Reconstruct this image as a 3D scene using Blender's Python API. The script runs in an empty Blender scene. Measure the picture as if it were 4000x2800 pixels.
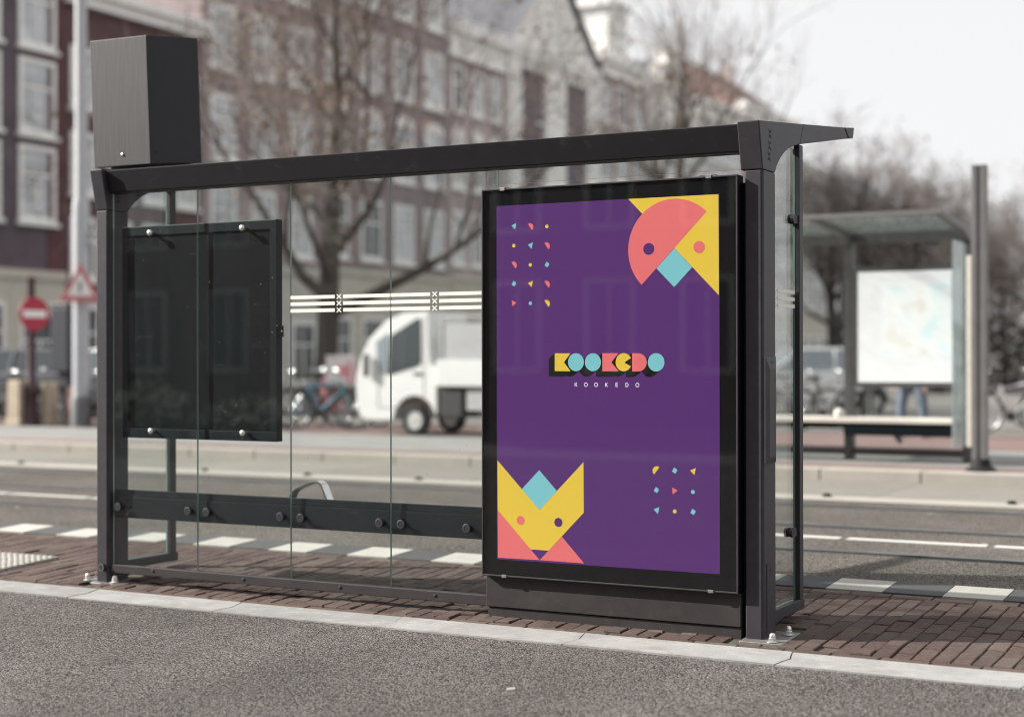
import bpy, bmesh, math, random
from mathutils import Vector, Matrix, Euler
random.seed(7)
R = math.radians
SC = bpy.context.scene
COL = SC.collection

# ------------------------------------------------------------------ helpers
class MB:
    """collects faces (with a material slot each) and links them as one mesh object"""
    def __init__(s): s.v = []; s.f = []; s.m = []; s.t = []
    def face(s, pts, m=0, t=0.5):
        n = len(s.v); s.v += [tuple(p) for p in pts]
        s.f.append(tuple(range(n, n + len(pts)))); s.m.append(m); s.t.append(t)
    def raw(s, vs, fs, m=0, t=0.5):
        n = len(s.v); s.v += [tuple(p) for p in vs]
        for f in fs: s.f.append(tuple(n + i for i in f)); s.m.append(m); s.t.append(t)
    def box(s, x0, x1, y0, y1, z0, z1, m=0, t=0.5):
        v = [(x0,y0,z0),(x1,y0,z0),(x1,y1,z0),(x0,y1,z0),(x0,y0,z1),(x1,y0,z1),(x1,y1,z1),(x0,y1,z1)]
        s.raw(v, [(0,3,2,1),(4,5,6,7),(0,1,5,4),(1,2,6,5),(2,3,7,6),(3,0,4,7)], m, t)
    def prism(s, poly, ax, a, b, m=0, t=0.5, mcap=None):
        """poly: 2-D outline; ax: axis it is pushed along; 'x': (y,z)  'y': (x,z)  'z': (x,y)"""
        ar = sum(poly[i][0]*poly[(i+1)%len(poly)][1]-poly[(i+1)%len(poly)][0]*poly[i][1] for i in range(len(poly)))
        if ar < 0: poly = poly[::-1]
        if ax == 'y': poly = poly[::-1]
        P = {'x': lambda u,w,h: (h,u,w), 'y': lambda u,w,h: (u,h,w), 'z': lambda u,w,h: (u,w,h)}[ax]
        n = len(poly)
        v = [P(u,w,a) for u,w in poly] + [P(u,w,b) for u,w in poly]
        mc = m if mcap is None else mcap
        s.raw(v, [tuple(range(n-1,-1,-1)), tuple(range(n,2*n))], mc, t)
        k = len(s.v) - 2*n
        for i in range(n):
            j = (i+1) % n
            s.f.append((k+i, k+j, k+n+j, k+n+i)); s.m.append(m); s.t.append(t)
    def tube(s, pts, rad, n=8, m=0, t=0.5, caps=True, closed=False):
        pts = [Vector(p) for p in pts]; N = len(pts)
        if not hasattr(rad, '__len__'): rad = [rad]*N
        base = len(s.v); prev = None
        for i, p in enumerate(pts):
            if closed: d = pts[(i+1) % N] - pts[i-1]
            else: d = pts[min(i+1, N-1)] - pts[max(i-1, 0)]
            d.normalize()
            if prev is None:
                a = Vector((0,0,1)) if abs(d.z) < .9 else Vector((1,0,0))
                u = d.cross(a).normalized()
            else:
                u = (prev - d*prev.dot(d)).normalized()
            prev = u; w = d.cross(u)
            for k in range(n):
                an = 2*math.pi*k/n
                s.v.append(tuple(p + (u*math.cos(an) + w*math.sin(an))*rad[i]))
        rng = range(N) if closed else range(N-1)
        for i in rng:
            j = (i+1) % N
            for k in range(n):
                k2 = (k+1) % n
                s.f.append((base+i*n+k, base+i*n+k2, base+j*n+k2, base+j*n+k)); s.m.append(m); s.t.append(t)
        if caps and not closed:
            s.f.append(tuple(base+k for k in range(n-1,-1,-1))); s.m.append(m); s.t.append(t)
            s.f.append(tuple(base+(N-1)*n+k for k in range(n))); s.m.append(m); s.t.append(t)
    def lathe(s, prof, c, ax='z', n=24, m=0, t=0.5, caps=True):
        """prof: (radius, height) pairs"""
        P = {'x': lambda a,b,h: (c[0]+h, c[1]+a, c[2]+b), 'y': lambda a,b,h: (c[0]+b, c[1]+h, c[2]+a), 'z': lambda a,b,h: (c[0]+a, c[1]+b, c[2]+h)}[ax]
        base = len(s.v); N = len(prof)
        for r, h in prof:
            for k in range(n):
                an = 2*math.pi*k/n; s.v.append(P(r*math.cos(an), r*math.sin(an), h))
        for i in range(N-1):
            for k in range(n):
                k2 = (k+1) % n
                s.f.append((base+i*n+k, base+i*n+k2, base+(i+1)*n+k2, base+(i+1)*n+k)); s.m.append(m); s.t.append(t)
        for i, fl in ((0, True), (N-1, False)):
            if caps and prof[i][0] > 1e-5:
                ids = [base+i*n+k for k in range(n)]
                s.f.append(tuple(ids[::-1] if fl else ids)); s.m.append(m); s.t.append(t)
    def mesh(s, name, mats, smooth=False):
        me = bpy.data.meshes.new(name)
        me.from_pydata(s.v, [], s.f)
        for mt in (mats if isinstance(mats, (list, tuple)) else [mats]): me.materials.append(mt)
        me.polygons.foreach_set('material_index', s.m)
        a = me.attributes.new('tint', 'FLOAT', 'FACE'); a.data.foreach_set('value', s.t)
        if smooth:
            me.polygons.foreach_set('use_smooth', [True]*len(s.f))
            me.set_sharp_from_angle(angle=R(40))
        me.update()
        return me
    def build(s, name, mats, parent=None, smooth=False, bevel=0, seg=2, loc=None):
        o = bpy.data.objects.new(name, s.mesh(name, mats, smooth)); COL.objects.link(o)
        if parent is not None: o.parent = parent
        if loc is not None: o.location = loc
        if bevel:
            b = o.modifiers.new('bevel', 'BEVEL'); b.width = bevel; b.segments = seg
            b.limit_method = 'ANGLE'; b.angle_limit = R(35); b.use_clamp_overlap = True
            b.harden_normals = False
        return o

def empty(name, loc=(0,0,0), rz=0):
    o = bpy.data.objects.new(name, None); COL.objects.link(o)
    o.location = loc; o.rotation_euler = (0,0,rz); o.empty_display_size = .2
    return o
def tag(o, label=None, cat=None, group=None, kind=None):
    if label: o['label'] = label
    if cat: o['category'] = cat
    if group: o['group'] = group
    if kind: o['kind'] = kind
    return o
def copy_tree(o, parent=None):
    c = o.copy(); COL.objects.link(c)
    if parent is not None: c.parent = parent
    for ch in [x for x in COL.objects if x.parent == o]: copy_tree(ch, c)
    return c
def struct(o): o['kind'] = 'structure'; return o

# ------------------------------------------------------------------ materials
def mat(name, col, rough=.6, metal=0., spec=.5, var=0., vscale=6., bump=0., bscale=60., emit=0., tint=0., coat=0., streak=0.):
    m = bpy.data.materials.new(name); m.use_nodes = True
    nt = m.node_tree; N = nt.nodes; L = nt.links; b = N['Principled BSDF']
    b.inputs['Roughness'].default_value = rough; b.inputs['Metallic'].default_value = metal
    b.inputs['Specular IOR Level'].default_value = spec
    b.inputs['Coat Weight'].default_value = coat
    c4 = (*col, 1)
    b.inputs['Base Color'].default_value = c4
    out = None
    tc = N.new('ShaderNodeTexCoord')
    if var > 0 or streak > 0:
        mp = N.new('ShaderNodeMapping'); L.new(tc.outputs['Object'], mp.inputs[0])
        if streak > 0: mp.inputs['Scale'].default_value = (60, 60, 1.2)
        no = N.new('ShaderNodeTexNoise'); no.inputs['Scale'].default_value = vscale if streak == 0 else 2.0
        no.inputs['Detail'].default_value = 7; no.inputs['Roughness'].default_value = .65
        L.new(mp.outputs[0], no.inputs['Vector'])
        mr = N.new('ShaderNodeMapRange'); a = var + streak
        mr.inputs[1].default_value = .25; mr.inputs[2].default_value = .75
        mr.inputs[3].default_value = 1-a; mr.inputs[4].default_value = 1+a
        L.new(no.outputs[0], mr.inputs[0])
        mx = N.new('ShaderNodeVectorMath'); mx.operation = 'SCALE'; mx.inputs[0].default_value = col
        L.new(mr.outputs[0], mx.inputs['Scale']); out = mx.outputs[0]
    if tint > 0:
        at = N.new('ShaderNodeAttribute'); at.attribute_name = 'tint'
        mr = N.new('ShaderNodeMapRange'); mr.inputs[3].default_value = 1-tint; mr.inputs[4].default_value = 1+tint
        L.new(at.outputs['Fac'], mr.inputs[0])
        mx = N.new('ShaderNodeVectorMath'); mx.operation = 'SCALE'
        if out: L.new(out, mx.inputs[0])
        else: mx.inputs[0].default_value = col
        L.new(mr.outputs[0], mx.inputs['Scale']); out = mx.outputs[0]
    if out: L.new(out, b.inputs['Base Color'])
    if emit > 0:
        b.inputs['Emission Color'].default_value = c4; b.inputs['Emission Strength'].default_value = emit
        if out: L.new(out, b.inputs['Emission Color'])
    if bump > 0:
        no = N.new('ShaderNodeTexNoise'); no.inputs['Scale'].default_value = bscale; no.inputs['Detail'].default_value = 5
        L.new(tc.outputs['Object'], no.inputs['Vector'])
        bp = N.new('ShaderNodeBump'); bp.inputs['Strength'].default_value = bump; bp.inputs['Distance'].default_value = .01
        L.new(no.outputs[0], bp.inputs['Height']); L.new(bp.outputs[0], b.inputs['Normal'])
    return m

def glass_mat(name, tr, haze=.02, rough=.0, base=.045, hazecol=(.5,.52,.52), specks=False):
    """thin architectural glass: clear light passes straight, the rest is a Schlick mirror plus a little dust"""
    m = bpy.data.materials.new(name); m.use_nodes = True
    nt = m.node_tree; N = nt.nodes; L = nt.links; N.clear()
    o = N.new('ShaderNodeOutputMaterial'); t = N.new('ShaderNodeBsdfTransparent'); t.inputs[0].default_value = (*tr, 1)
    g = N.new('ShaderNodeBsdfGlossy'); g.inputs['Roughness'].default_value = rough
    lw = N.new('ShaderNodeLayerWeight'); lw.inputs[0].default_value = .5
    pw = N.new('ShaderNodeMath'); pw.operation = 'POWER'; pw.inputs[1].default_value = 5; L.new(lw.outputs['Facing'], pw.inputs[0])
    ma = N.new('ShaderNodeMath'); ma.operation = 'MULTIPLY_ADD'; ma.inputs[1].default_value = 1-base; ma.inputs[2].default_value = base
    L.new(pw.outputs[0], ma.inputs[0])
    mx = N.new('ShaderNodeMixShader'); L.new(ma.outputs[0], mx.inputs[0]); L.new(t.outputs[0], mx.inputs[1]); L.new(g.outputs[0], mx.inputs[2])
    last = mx
    if haze > 0:
        d = N.new('ShaderNodeBsdfDiffuse'); d.inputs[0].default_value = (*hazecol, 1)
        tc = N.new('ShaderNodeTexCoord'); mp = N.new('ShaderNodeMapping'); mp.inputs['Scale'].default_value = (9, 9, 1.1)
        L.new(tc.outputs['Object'], mp.inputs[0])
        no = N.new('ShaderNodeTexNoise'); no.inputs['Scale'].default_value = 3; no.inputs['Detail'].default_value = 6
        L.new(mp.outputs[0], no.inputs['Vector'])
        mr = N.new('ShaderNodeMapRange'); mr.inputs[1].default_value = .35; mr.inputs[2].default_value = .75
        mr.inputs[3].default_value = haze*.5; mr.inputs[4].default_value = haze*1.8
        L.new(no.outputs[0], mr.inputs[0])
        m2 = N.new('ShaderNodeMixShader'); L.new(mr.outputs[0], m2.inputs[0]); L.new(mx.outputs[0], m2.inputs[1]); L.new(d.outputs[0], m2.inputs[2]); last = m2
    if specks:
        tc = N.new('ShaderNodeTexCoord'); v = N.new('ShaderNodeTexVoronoi'); v.inputs['Scale'].default_value = 26; L.new(tc.outputs['Object'], v.inputs['Vector'])
        sp = N.new('ShaderNodeSeparateColor'); L.new(v.outputs['Color'], sp.inputs[0])
        th = N.new('ShaderNodeMath'); th.operation = 'MULTIPLY'; th.inputs[1].default_value = .11; L.new(sp.outputs[1], th.inputs[0])
        lt = N.new('ShaderNodeMath'); lt.operation = 'LESS_THAN'; L.new(v.outputs['Distance'], lt.inputs[0]); L.new(th.outputs[0], lt.inputs[1])
        l2 = N.new('ShaderNodeMath'); l2.operation = 'LESS_THAN'; l2.inputs[1].default_value = .10; L.new(sp.outputs[0], l2.inputs[0])
        # smears: stretched noise, only in places
        mp = N.new('ShaderNodeMapping'); mp.inputs['Scale'].default_value = (2.2, 1, 9); mp.inputs['Rotation'].default_value = (0, .25, 0); L.new(tc.outputs['Object'], mp.inputs[0])
        n5 = N.new('ShaderNodeTexNoise'); n5.inputs['Scale'].default_value = 2.4; n5.inputs['Detail'].default_value = 9; n5.inputs['Roughness'].default_value = .72; L.new(mp.outputs[0], n5.inputs['Vector'])
        r5 = N.new('ShaderNodeMapRange'); r5.inputs[1].default_value = .60; r5.inputs[2].default_value = .78; r5.inputs[4].default_value = .05; L.new(n5.outputs[0], r5.inputs[0])
        ml = N.new('ShaderNodeMath'); ml.operation = 'MULTIPLY'; L.new(lt.outputs[0], ml.inputs[0]); L.new(l2.outputs[0], ml.inputs[1])
        m9 = N.new('ShaderNodeMath'); m9.operation = 'MULTIPLY_ADD'; m9.inputs[1].default_value = .35; L.new(ml.outputs[0], m9.inputs[0]); L.new(r5.outputs[0], m9.inputs[2])
        d2 = N.new('ShaderNodeBsdfDiffuse'); d2.inputs[0].default_value = (.42,.46,.45,1)
        m5 = N.new('ShaderNodeMixShader'); L.new(m9.outputs[0], m5.inputs[0]); L.new(last.outputs[0], m5.inputs[1]); L.new(d2.outputs[0], m5.inputs[2]); last = m5
    L.new(last.outputs[0], o.inputs[0])
    return m

def asphalt_mat(name, c1, c2, scale=130., bump=1.0, spots=True):
    m = bpy.data.materials.new(name); m.use_nodes = True
    nt = m.node_tree; N = nt.nodes; L = nt.links; b = N['Principled BSDF']; b.inputs['Roughness'].default_value = .9
    b.inputs['Specular IOR Level'].default_value = .25
    tc = N.new('ShaderNodeTexCoord')
    wn = N.new('ShaderNodeTexNoise'); wn.inputs['Scale'].default_value = scale*.7; L.new(tc.outputs['Object'], wn.inputs['Vector'])
    dis = N.new('ShaderNodeVectorMath'); dis.operation = 'MULTIPLY_ADD'
    L.new(wn.outputs['Color'], dis.inputs[0]); dis.inputs[1].default_value = (.009,)*3; L.new(tc.outputs['Object'], dis.inputs[2])
    vo = N.new('ShaderNodeTexVoronoi'); vo.inputs['Scale'].default_value = scale; L.new(dis.outputs[0], vo.inputs['Vector'])
    sep = N.new('ShaderNodeSeparateColor'); L.new(vo.outputs['Color'], sep.inputs[0])
    # stone tint
    mx = N.new('ShaderNodeMix'); mx.data_type = 'RGBA'; mx.inputs['A'].default_value = (*c1, 1); mx.inputs['B'].default_value = (*c2, 1)
    L.new(sep.outputs[0], mx.inputs['Factor'])
    # dark gaps between stones
    mr = N.new('ShaderNodeMapRange'); mr.inputs[1].default_value = .35; mr.inputs[2].default_value = .75
    mr.inputs[3].default_value = 1.; mr.inputs[4].default_value = .12; L.new(vo.outputs['Distance'], mr.inputs[0])
    sc = N.new('ShaderNodeVectorMath'); sc.operation = 'SCALE'; L.new(mx.outputs['Result'], sc.inputs[0]); L.new(mr.outputs[0], sc.inputs['Scale'])
    # large patches of wear
    n2 = N.new('ShaderNodeTexNoise'); n2.inputs['Scale'].default_value = .9; n2.inputs['Detail'].default_value = 6; L.new(tc.outputs['Object'], n2.inputs['Vector'])
    mr2 = N.new('ShaderNodeMapRange'); mr2.inputs[1].default_value = .3; mr2.inputs[2].default_value = .7; mr2.inputs[3].default_value = .74; mr2.inputs[4].default_value = 1.2
    L.new(n2.outputs[0], mr2.inputs[0])
    s2 = N.new('ShaderNodeVectorMath'); s2.operation = 'SCALE'; L.new(sc.outputs[0], s2.inputs[0]); L.new(mr2.outputs[0], s2.inputs['Scale'])
    fin = s2.outputs[0]
    if spots:   # trodden gum and paint flecks
        v2 = N.new('ShaderNodeTexVoronoi'); v2.inputs['Scale'].default_value = 1.7; L.new(tc.outputs['Object'], v2.inputs['Vector'])
        lt = N.new('ShaderNodeMath'); lt.operation = 'LESS_THAN'; lt.inputs[1].default_value = .028
        n3 = N.new('ShaderNodeTexNoise'); n3.inputs['Scale'].default_value = 30; L.new(tc.outputs['Object'], n3.inputs['Vector'])
        ad = N.new('ShaderNodeMath'); ad.operation = 'MULTIPLY_ADD'; ad.inputs[1].default_value = .05; L.new(n3.outputs[0], ad.inputs[0]); L.new(v2.outputs['Distance'], ad.inputs[2])
        lt.inputs[1].default_value = .062; L.new(ad.outputs[0], lt.inputs[0])
        m3 = N.new('ShaderNodeMix'); m3.data_type = 'RGBA'; m3.inputs['B'].default_value = (.55,.54,.53,1)
        ml = N.new('ShaderNodeMath'); ml.operation = 'MULTIPLY'; ml.inputs[1].default_value = .8; L.new(lt.outputs[0], ml.inputs[0])
        L.new(ml.outputs[0], m3.inputs['Factor']); L.new(fin, m3.inputs['A']); fin = m3.outputs['Result']
    L.new(fin, b.inputs['Base Color'])
    iv = N.new('ShaderNodeMath'); iv.operation = 'SUBTRACT'; iv.inputs[0].default_value = 1; L.new(vo.outputs['Distance'], iv.inputs[1])
    ah = N.new('ShaderNodeMath'); ah.operation = 'MULTIPLY_ADD'; ah.inputs[1].default_value = .6; L.new(sep.outputs[1], ah.inputs[0]); L.new(iv.outputs[0], ah.inputs[2])
    bp = N.new('ShaderNodeBump'); bp.inputs['Strength'].default_value = bump; bp.inputs['Distance'].default_value = .009
    L.new(ah.outputs[0], bp.inputs['Height']); L.new(bp.outputs[0], b.inputs['Normal'])
    return m

def brick_mat(name, cols, gap=False):
    """paving clinkers: every brick has its own tint, plus grain, stains"""
    m = bpy.data.materials.new(name); m.use_nodes = True
    nt = m.node_tree; N = nt.nodes; L = nt.links; b = N['Principled BSDF']; b.inputs['Roughness'].default_value = .85
    b.inputs['Specular IOR Level'].default_value = .3
    tc = N.new('ShaderNodeTexCoord'); at = N.new('ShaderNodeAttribute'); at.attribute_name = 'tint'
    cr = N.new('ShaderNodeValToRGB'); L.new(at.outputs['Fac'], cr.inputs[0])
    e = cr.color_ramp.elements
    e[0].color = (*cols[0], 1); e[1].color = (*cols[-1], 1)
    for i, c in enumerate(cols[1:-1]):
        k = e.new((i+1)/(len(cols)-1)); k.color = (*c, 1)
    no = N.new('ShaderNodeTexNoise'); no.inputs['Scale'].default_value = 45; no.inputs['Detail'].default_value = 8; L.new(tc.outputs['Object'], no.inputs['Vector'])
    mr = N.new('ShaderNodeMapRange'); mr.inputs[1].default_value = .3; mr.inputs[2].default_value = .7; mr.inputs[3].default_value = .72; mr.inputs[4].default_value = 1.28
    L.new(no.outputs[0], mr.inputs[0])
    sc = N.new('ShaderNodeVectorMath'); sc.operation = 'SCALE'; L.new(cr.outputs[0], sc.inputs[0]); L.new(mr.outputs[0], sc.inputs['Scale'])
    n2 = N.new('ShaderNodeTexNoise'); n2.inputs['Scale'].default_value = 2.3; n2.inputs['Detail'].default_value = 6; L.new(tc.outputs['Object'], n2.inputs['Vector'])
    mr2 = N.new('ShaderNodeMapRange'); mr2.inputs[1].default_value = .52; mr2.inputs[2].default_value = .72; mr2.inputs[3].default_value = 0; mr2.inputs[4].default_value = .45
    L.new(n2.outputs[0], mr2.inputs[0])
    mx = N.new('ShaderNodeMix'); mx.data_type = 'RGBA'; mx.inputs['B'].default_value = (.12,.108,.088,1)
    L.new(mr2.outputs[0], mx.inputs['Factor']); L.new(sc.outputs[0], mx.inputs['A'])
    # gum spots
    v2 = N.new('ShaderNodeTexVoronoi'); v2.inputs['Scale'].default_value = 3.2; L.new(tc.outputs['Object'], v2.inputs['Vector'])
    lt = N.new('ShaderNodeMath'); lt.operation = 'LESS_THAN'; lt.inputs[1].default_value = .06; L.new(v2.outputs['Distance'], lt.inputs[0])
    sp = N.new('ShaderNodeSeparateColor'); L.new(v2.outputs['Color'], sp.inputs[0])
    l2 = N.new('ShaderNodeMath'); l2.operation = 'LESS_THAN'; l2.inputs[1].default_value = .35; L.new(sp.outputs[0], l2.inputs[0])
    ml = N.new('ShaderNodeMath'); ml.operation = 'MULTIPLY'; L.new(lt.outputs[0], ml.inputs[0]); L.new(l2.outputs[0], ml.inputs[1])
    m3 = N.new('ShaderNodeMix'); m3.data_type = 'RGBA'; m3.inputs['B'].default_value = (.18,.175,.165,1)
    L.new(ml.outputs[0], m3.inputs['Factor']); L.new(mx.outputs['Result'], m3.inputs['A'])
    L.new(m3.outputs['Result'], b.inputs['Base Color'])
    n4 = N.new('ShaderNodeTexNoise'); n4.inputs['Scale'].default_value = 160; n4.inputs['Detail'].default_value = 4; L.new(tc.outputs['Object'], n4.inputs['Vector'])
    bp = N.new('ShaderNodeBump'); bp.inputs['Strength'].default_value = .5; bp.inputs['Distance'].default_value = .003
    L.new(n4.outputs[0], bp.inputs['Height']); L.new(bp.outputs[0], b.inputs['Normal'])
    return m

def wall_mat(name, col, brick=True):
    m = bpy.data.materials.new(name); m.use_nodes = True
    nt = m.node_tree; N = nt.nodes; L = nt.links; b = N['Principled BSDF']; b.inputs['Roughness'].default_value = .9
    tc = N.new('ShaderNodeTexCoord')
    mp = N.new('ShaderNodeMapping'); mp.inputs['Rotation'].default_value = (R(90), 0, R(90)); L.new(tc.outputs['Object'], mp.inputs[0])
    no = N.new('ShaderNodeTexNoise'); no.inputs['Scale'].default_value = .8; no.inputs['Detail'].default_value = 8; L.new(tc.outputs['Object'], no.inputs['Vector'])
    mr = N.new('ShaderNodeMapRange'); mr.inputs[1].default_value = .3; mr.inputs[2].default_value = .7; mr.inputs[3].default_value = .8; mr.inputs[4].default_value = 1.2
    L.new(no.outputs[0], mr.inputs[0])
    sc = N.new('ShaderNodeVectorMath'); sc.operation = 'SCALE'; L.new(mr.outputs[0], sc.inputs['Scale'])
    if brick:
        sx = N.new('ShaderNodeSeparateXYZ'); L.new(tc.outputs['Object'], sx.inputs[0])
        cb = N.new('ShaderNodeCombineXYZ'); L.new(sx.outputs[1], cb.inputs[0]); L.new(sx.outputs[2], cb.inputs[1])
        br = N.new('ShaderNodeTexBrick'); br.inputs['Scale'].default_value = 4.5; L.new(cb.outputs[0], br.inputs['Vector'])
        br.inputs['Color1'].default_value = (*[c*.85 for c in col], 1); br.inputs['Color2'].default_value = (*[c*1.15 for c in col], 1)
        br.inputs['Mortar'].default_value = (*[c*.8+.03 for c in col], 1); br.inputs['Mortar Size'].default_value = .012
        L.new(br.outputs[0], sc.inputs[0])
    else: sc.inputs[0].default_value = col
    L.new(sc.outputs[0], b.inputs['Base Color'])
    return m

M = {}
M['post']   = mat('powder coated metal', (.038,.035,.042), .5, .0, .3, var=.22, vscale=14, bump=.12, bscale=700)
M['beam']   = mat('dark beam metal', (.018,.016,.020), .55, .0, .15, var=.15, vscale=10, bump=.1, bscale=700)
M['boxm']   = mat('brushed box metal', (.060,.057,.060), .5, .1, .35, streak=.34, bump=.08, bscale=500)
M['boxside'] = mat('shade toned box metal', (.018,.0175,.021), .55, .0, .2, var=.12, vscale=9, bump=.1, bscale=700)  # darker tone for the faces away from the sun, shade put into the colour
M['black']  = mat('black gloss frame', (.004,.005,.006), .4, 0, .12, var=.15, vscale=8)
M['caseframe'] = mat('case frame coating', (.009,.014,.018), .55, 0, .15, var=.2, vscale=6)
M['panel']  = mat('dark back panel', (.004,.007,.0095), .65, 0, .08, var=.2, vscale=5, bump=.08, bscale=500)
M['seal']   = mat('dark rubber', (.008,.008,.009), .8)
M['steel']  = mat('bright steel', (.72,.71,.69), .38, .85, .5, var=.1, vscale=30)
M['dullsteel'] = mat('dull galvanised steel', (.24,.23,.225), .5, .6, .5, var=.25, vscale=40)
M['plinth'] = mat('plinth metal', (.038,.033,.034), .55, 0, .25, var=.25, vscale=7, bump=.15, bscale=300)
M['glass']  = glass_mat('shelter glass', (.95,.967,.963), .003, base=.032, hazecol=(.45,.5,.52), specks=True)
M['roofglass'] = glass_mat('clear roof glass', (.93,.95,.94), .05)
M['caseglass'] = glass_mat('display case glass', (.97,.97,.97), .0012, base=.032)
M['edge']   = mat('glass edge', (.22,.33,.29), .2, 0, .8)
M['edgelit'] = mat('ground glass edge', (.27,.34,.31), .3, 0, .6)
M['white']  = mat('white film', (.80,.78,.72), .6, var=.08, vscale=20)
def film(m, k):      # printed film lets some light through from behind
    nt = m.node_tree; N = nt.nodes; L = nt.links; b = N['Principled BSDF']; o = N['Material Output']
    t = N.new('ShaderNodeBsdfTranslucent'); t.inputs[0].default_value = b.inputs['Base Color'].default_value
    x = N.new('ShaderNodeMixShader'); x.inputs[0].default_value = k
    L.new(b.outputs[0], x.inputs[1]); L.new(t.outputs[0], x.inputs[2]); L.new(x.outputs[0], o.inputs[0])
M['film'] = mat('translucent white film', (.90,.88,.81), .6, var=.06, vscale=20); film(M['film'], .25)
M['kerb']   = mat('kerb concrete', (.268,.265,.260), .85, var=.25, vscale=5, bump=.3, bscale=90, tint=.09)
def add_stains(m, scale, col, lo, hi, amt):
    nt = m.node_tree; N = nt.nodes; L = nt.links; b = N['Principled BSDF']
    src = b.inputs['Base Color'].links[0].from_socket
    tc = N.new('ShaderNodeTexCoord'); mp = N.new('ShaderNodeMapping'); mp.inputs['Scale'].default_value = (1, 2.2, 1); L.new(tc.outputs['Object'], mp.inputs[0])
    no = N.new('ShaderNodeTexNoise'); no.inputs['Scale'].default_value = scale; no.inputs['Detail'].default_value = 9; no.inputs['Roughness'].default_value = .7; no.inputs['Distortion'].default_value = .8
    L.new(mp.outputs[0], no.inputs['Vector'])
    mr = N.new('ShaderNodeMapRange'); mr.inputs[1].default_value = lo; mr.inputs[2].default_value = hi; mr.inputs[4].default_value = amt; L.new(no.outputs[0], mr.inputs[0])
    mx = N.new('ShaderNodeMix'); mx.data_type = 'RGBA'; mx.inputs['B'].default_value = (*col, 1)
    L.new(mr.outputs[0], mx.inputs['Factor']); L.new(src, mx.inputs['A']); L.new(mx.outputs['Result'], b.inputs['Base Color'])
add_stains(M['kerb'], 2.6, (.20,.18,.15), .53, .68, .7)
add_stains(M['kerb'], 7., (.42,.41,.40), .56, .68, .6)
for k_ in ('post','plinth','boxm','beam'): add_stains(M[k_], 9., (.075,.068,.064), .58, .72, .35)
for k_ in ('post','plinth'): add_stains(M[k_], 70., (.14,.13,.12), .70, .76, .5)
M['joint']  = mat('dirt joint', (.085,.073,.058), .95, var=.4, vscale=50, bump=.8, bscale=160)
M['asphalt'] = asphalt_mat('cycle path asphalt', (.046,.042,.041), (.385,.35,.325), 150., 1.0)
M['road']   = asphalt_mat('tram road asphalt', (.10,.089,.080), (.31,.277,.245), 105., .9)
M['brick']  = brick_mat('paving bricks', [(.054,.034,.030),(.074,.047,.041),(.092,.064,.054),(.114,.088,.072)])
M['tilew']  = mat('white paving slab', (.42,.405,.37), .85, var=.12, vscale=9, bump=.35, bscale=220, tint=.1)
M['tileg']  = mat('grey paving slab', (.062,.064,.066), .85, var=.15, vscale=9, bump=.35, bscale=220, tint=.12)
M['rail']   = mat('rail steel', (.30,.30,.31), .32, .9, .5, var=.2, vscale=12)
M['paint']  = mat('road paint', (.50,.49,.46), .7, var=.12, vscale=12, bump=.2, bscale=150)
M['conc']   = mat('pale concrete', (.185,.172,.150), .9, var=.16, vscale=1.3, bump=.2, bscale=60, tint=.1)
M['concl']  = mat('light concrete', (.33,.31,.275), .9, var=.15, vscale=1.6, bump=.2, bscale=60)
M['pave']   = mat('grey pavers', (.21,.21,.20), .9, var=.18, vscale=1.2, bump=.3, bscale=40)
M['redpave'] = mat('red cycle paving', (.175,.115,.105), .9, var=.18, vscale=1.2, bump=.3, bscale=40)
M['street'] = mat('far street', (.16,.15,.14), .9, var=.2, vscale=.7, bump=.3, bscale=40)

# ------------------------------------------------------------------ camera, light
cam_d = bpy.data.cameras.new('camera'); cam = bpy.data.objects.new('camera', cam_d); COL.objects.link(cam); SC.camera = cam
cam_d.sensor_width = 36; cam_d.lens = 54.896; cam_d.clip_start = .1; cam_d.clip_end = 3000
yaw, pitch, roll = R(28.426), R(.1016), R(-.0763)
F = Vector((-math.sin(yaw)*math.cos(pitch), math.cos(yaw)*math.cos(pitch), math.sin(pitch)))
Rt = Vector((math.cos(yaw), math.sin(yaw), 0)); U = Rt.cross(F)
R2 = Rt*math.cos(roll) + U*math.sin(roll); U2 = U*math.cos(roll) - Rt*math.sin(roll)
mw = Matrix((( R2.x, U2.x, -F.x, 3.6852), (R2.y, U2.y, -F.y, -6.6511), (R2.z, U2.z, -F.z, 1.1841), (0,0,0,1)))
cam.matrix_world = mw
cam_d.dof.use_dof = True; cam_d.dof.focus_distance = 7.3; cam_d.dof.aperture_fstop = 1.08; cam_d.dof.aperture_blades = 9

SUN_EL, SUN_AZ = 30., 19.2      # light travels towards +X, turned SUN_AZ degrees towards +Y
w = bpy.data.worlds.new('World'); SC.world = w; w.use_nodes = True
nt = w.node_tree; bg = nt.nodes['Background']
sky = nt.nodes.new('ShaderNodeTexSky'); sky.sky_type = 'NISHITA'; sky.sun_disc = False
sky.sun_elevation = R(SUN_EL); sky.sun_rotation = R(270 - SUN_AZ)
sky.air_density = 1.0; sky.dust_density = 1.5; sky.ozone_density = 1.0; sky.altitude = 0
hs = nt.nodes.new('ShaderNodeHueSaturation'); hs.inputs['Saturation'].default_value = .10
nt.links.new(sky.outputs[0], hs.inputs['Color'])
veil = nt.nodes.new('ShaderNodeMix'); veil.data_type = 'RGBA'; veil.inputs['Factor'].default_value = .85      # thin white cloud in front of the blue
veil.inputs['B'].default_value = (3.44, 3.45, 3.48, 1)
nt.links.new(hs.outputs[0], veil.inputs['A']); nt.links.new(veil.outputs['Result'], bg.inputs[0])
bg.inputs[1].default_value = .13
sun_d = bpy.data.lights.new('sun', 'SUN'); sun_d.energy = 5.0; sun_d.angle = R(.6); sun_d.color = (1, .955, .89)
sun = bpy.data.objects.new('sun', sun_d); COL.objects.link(sun)
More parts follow.
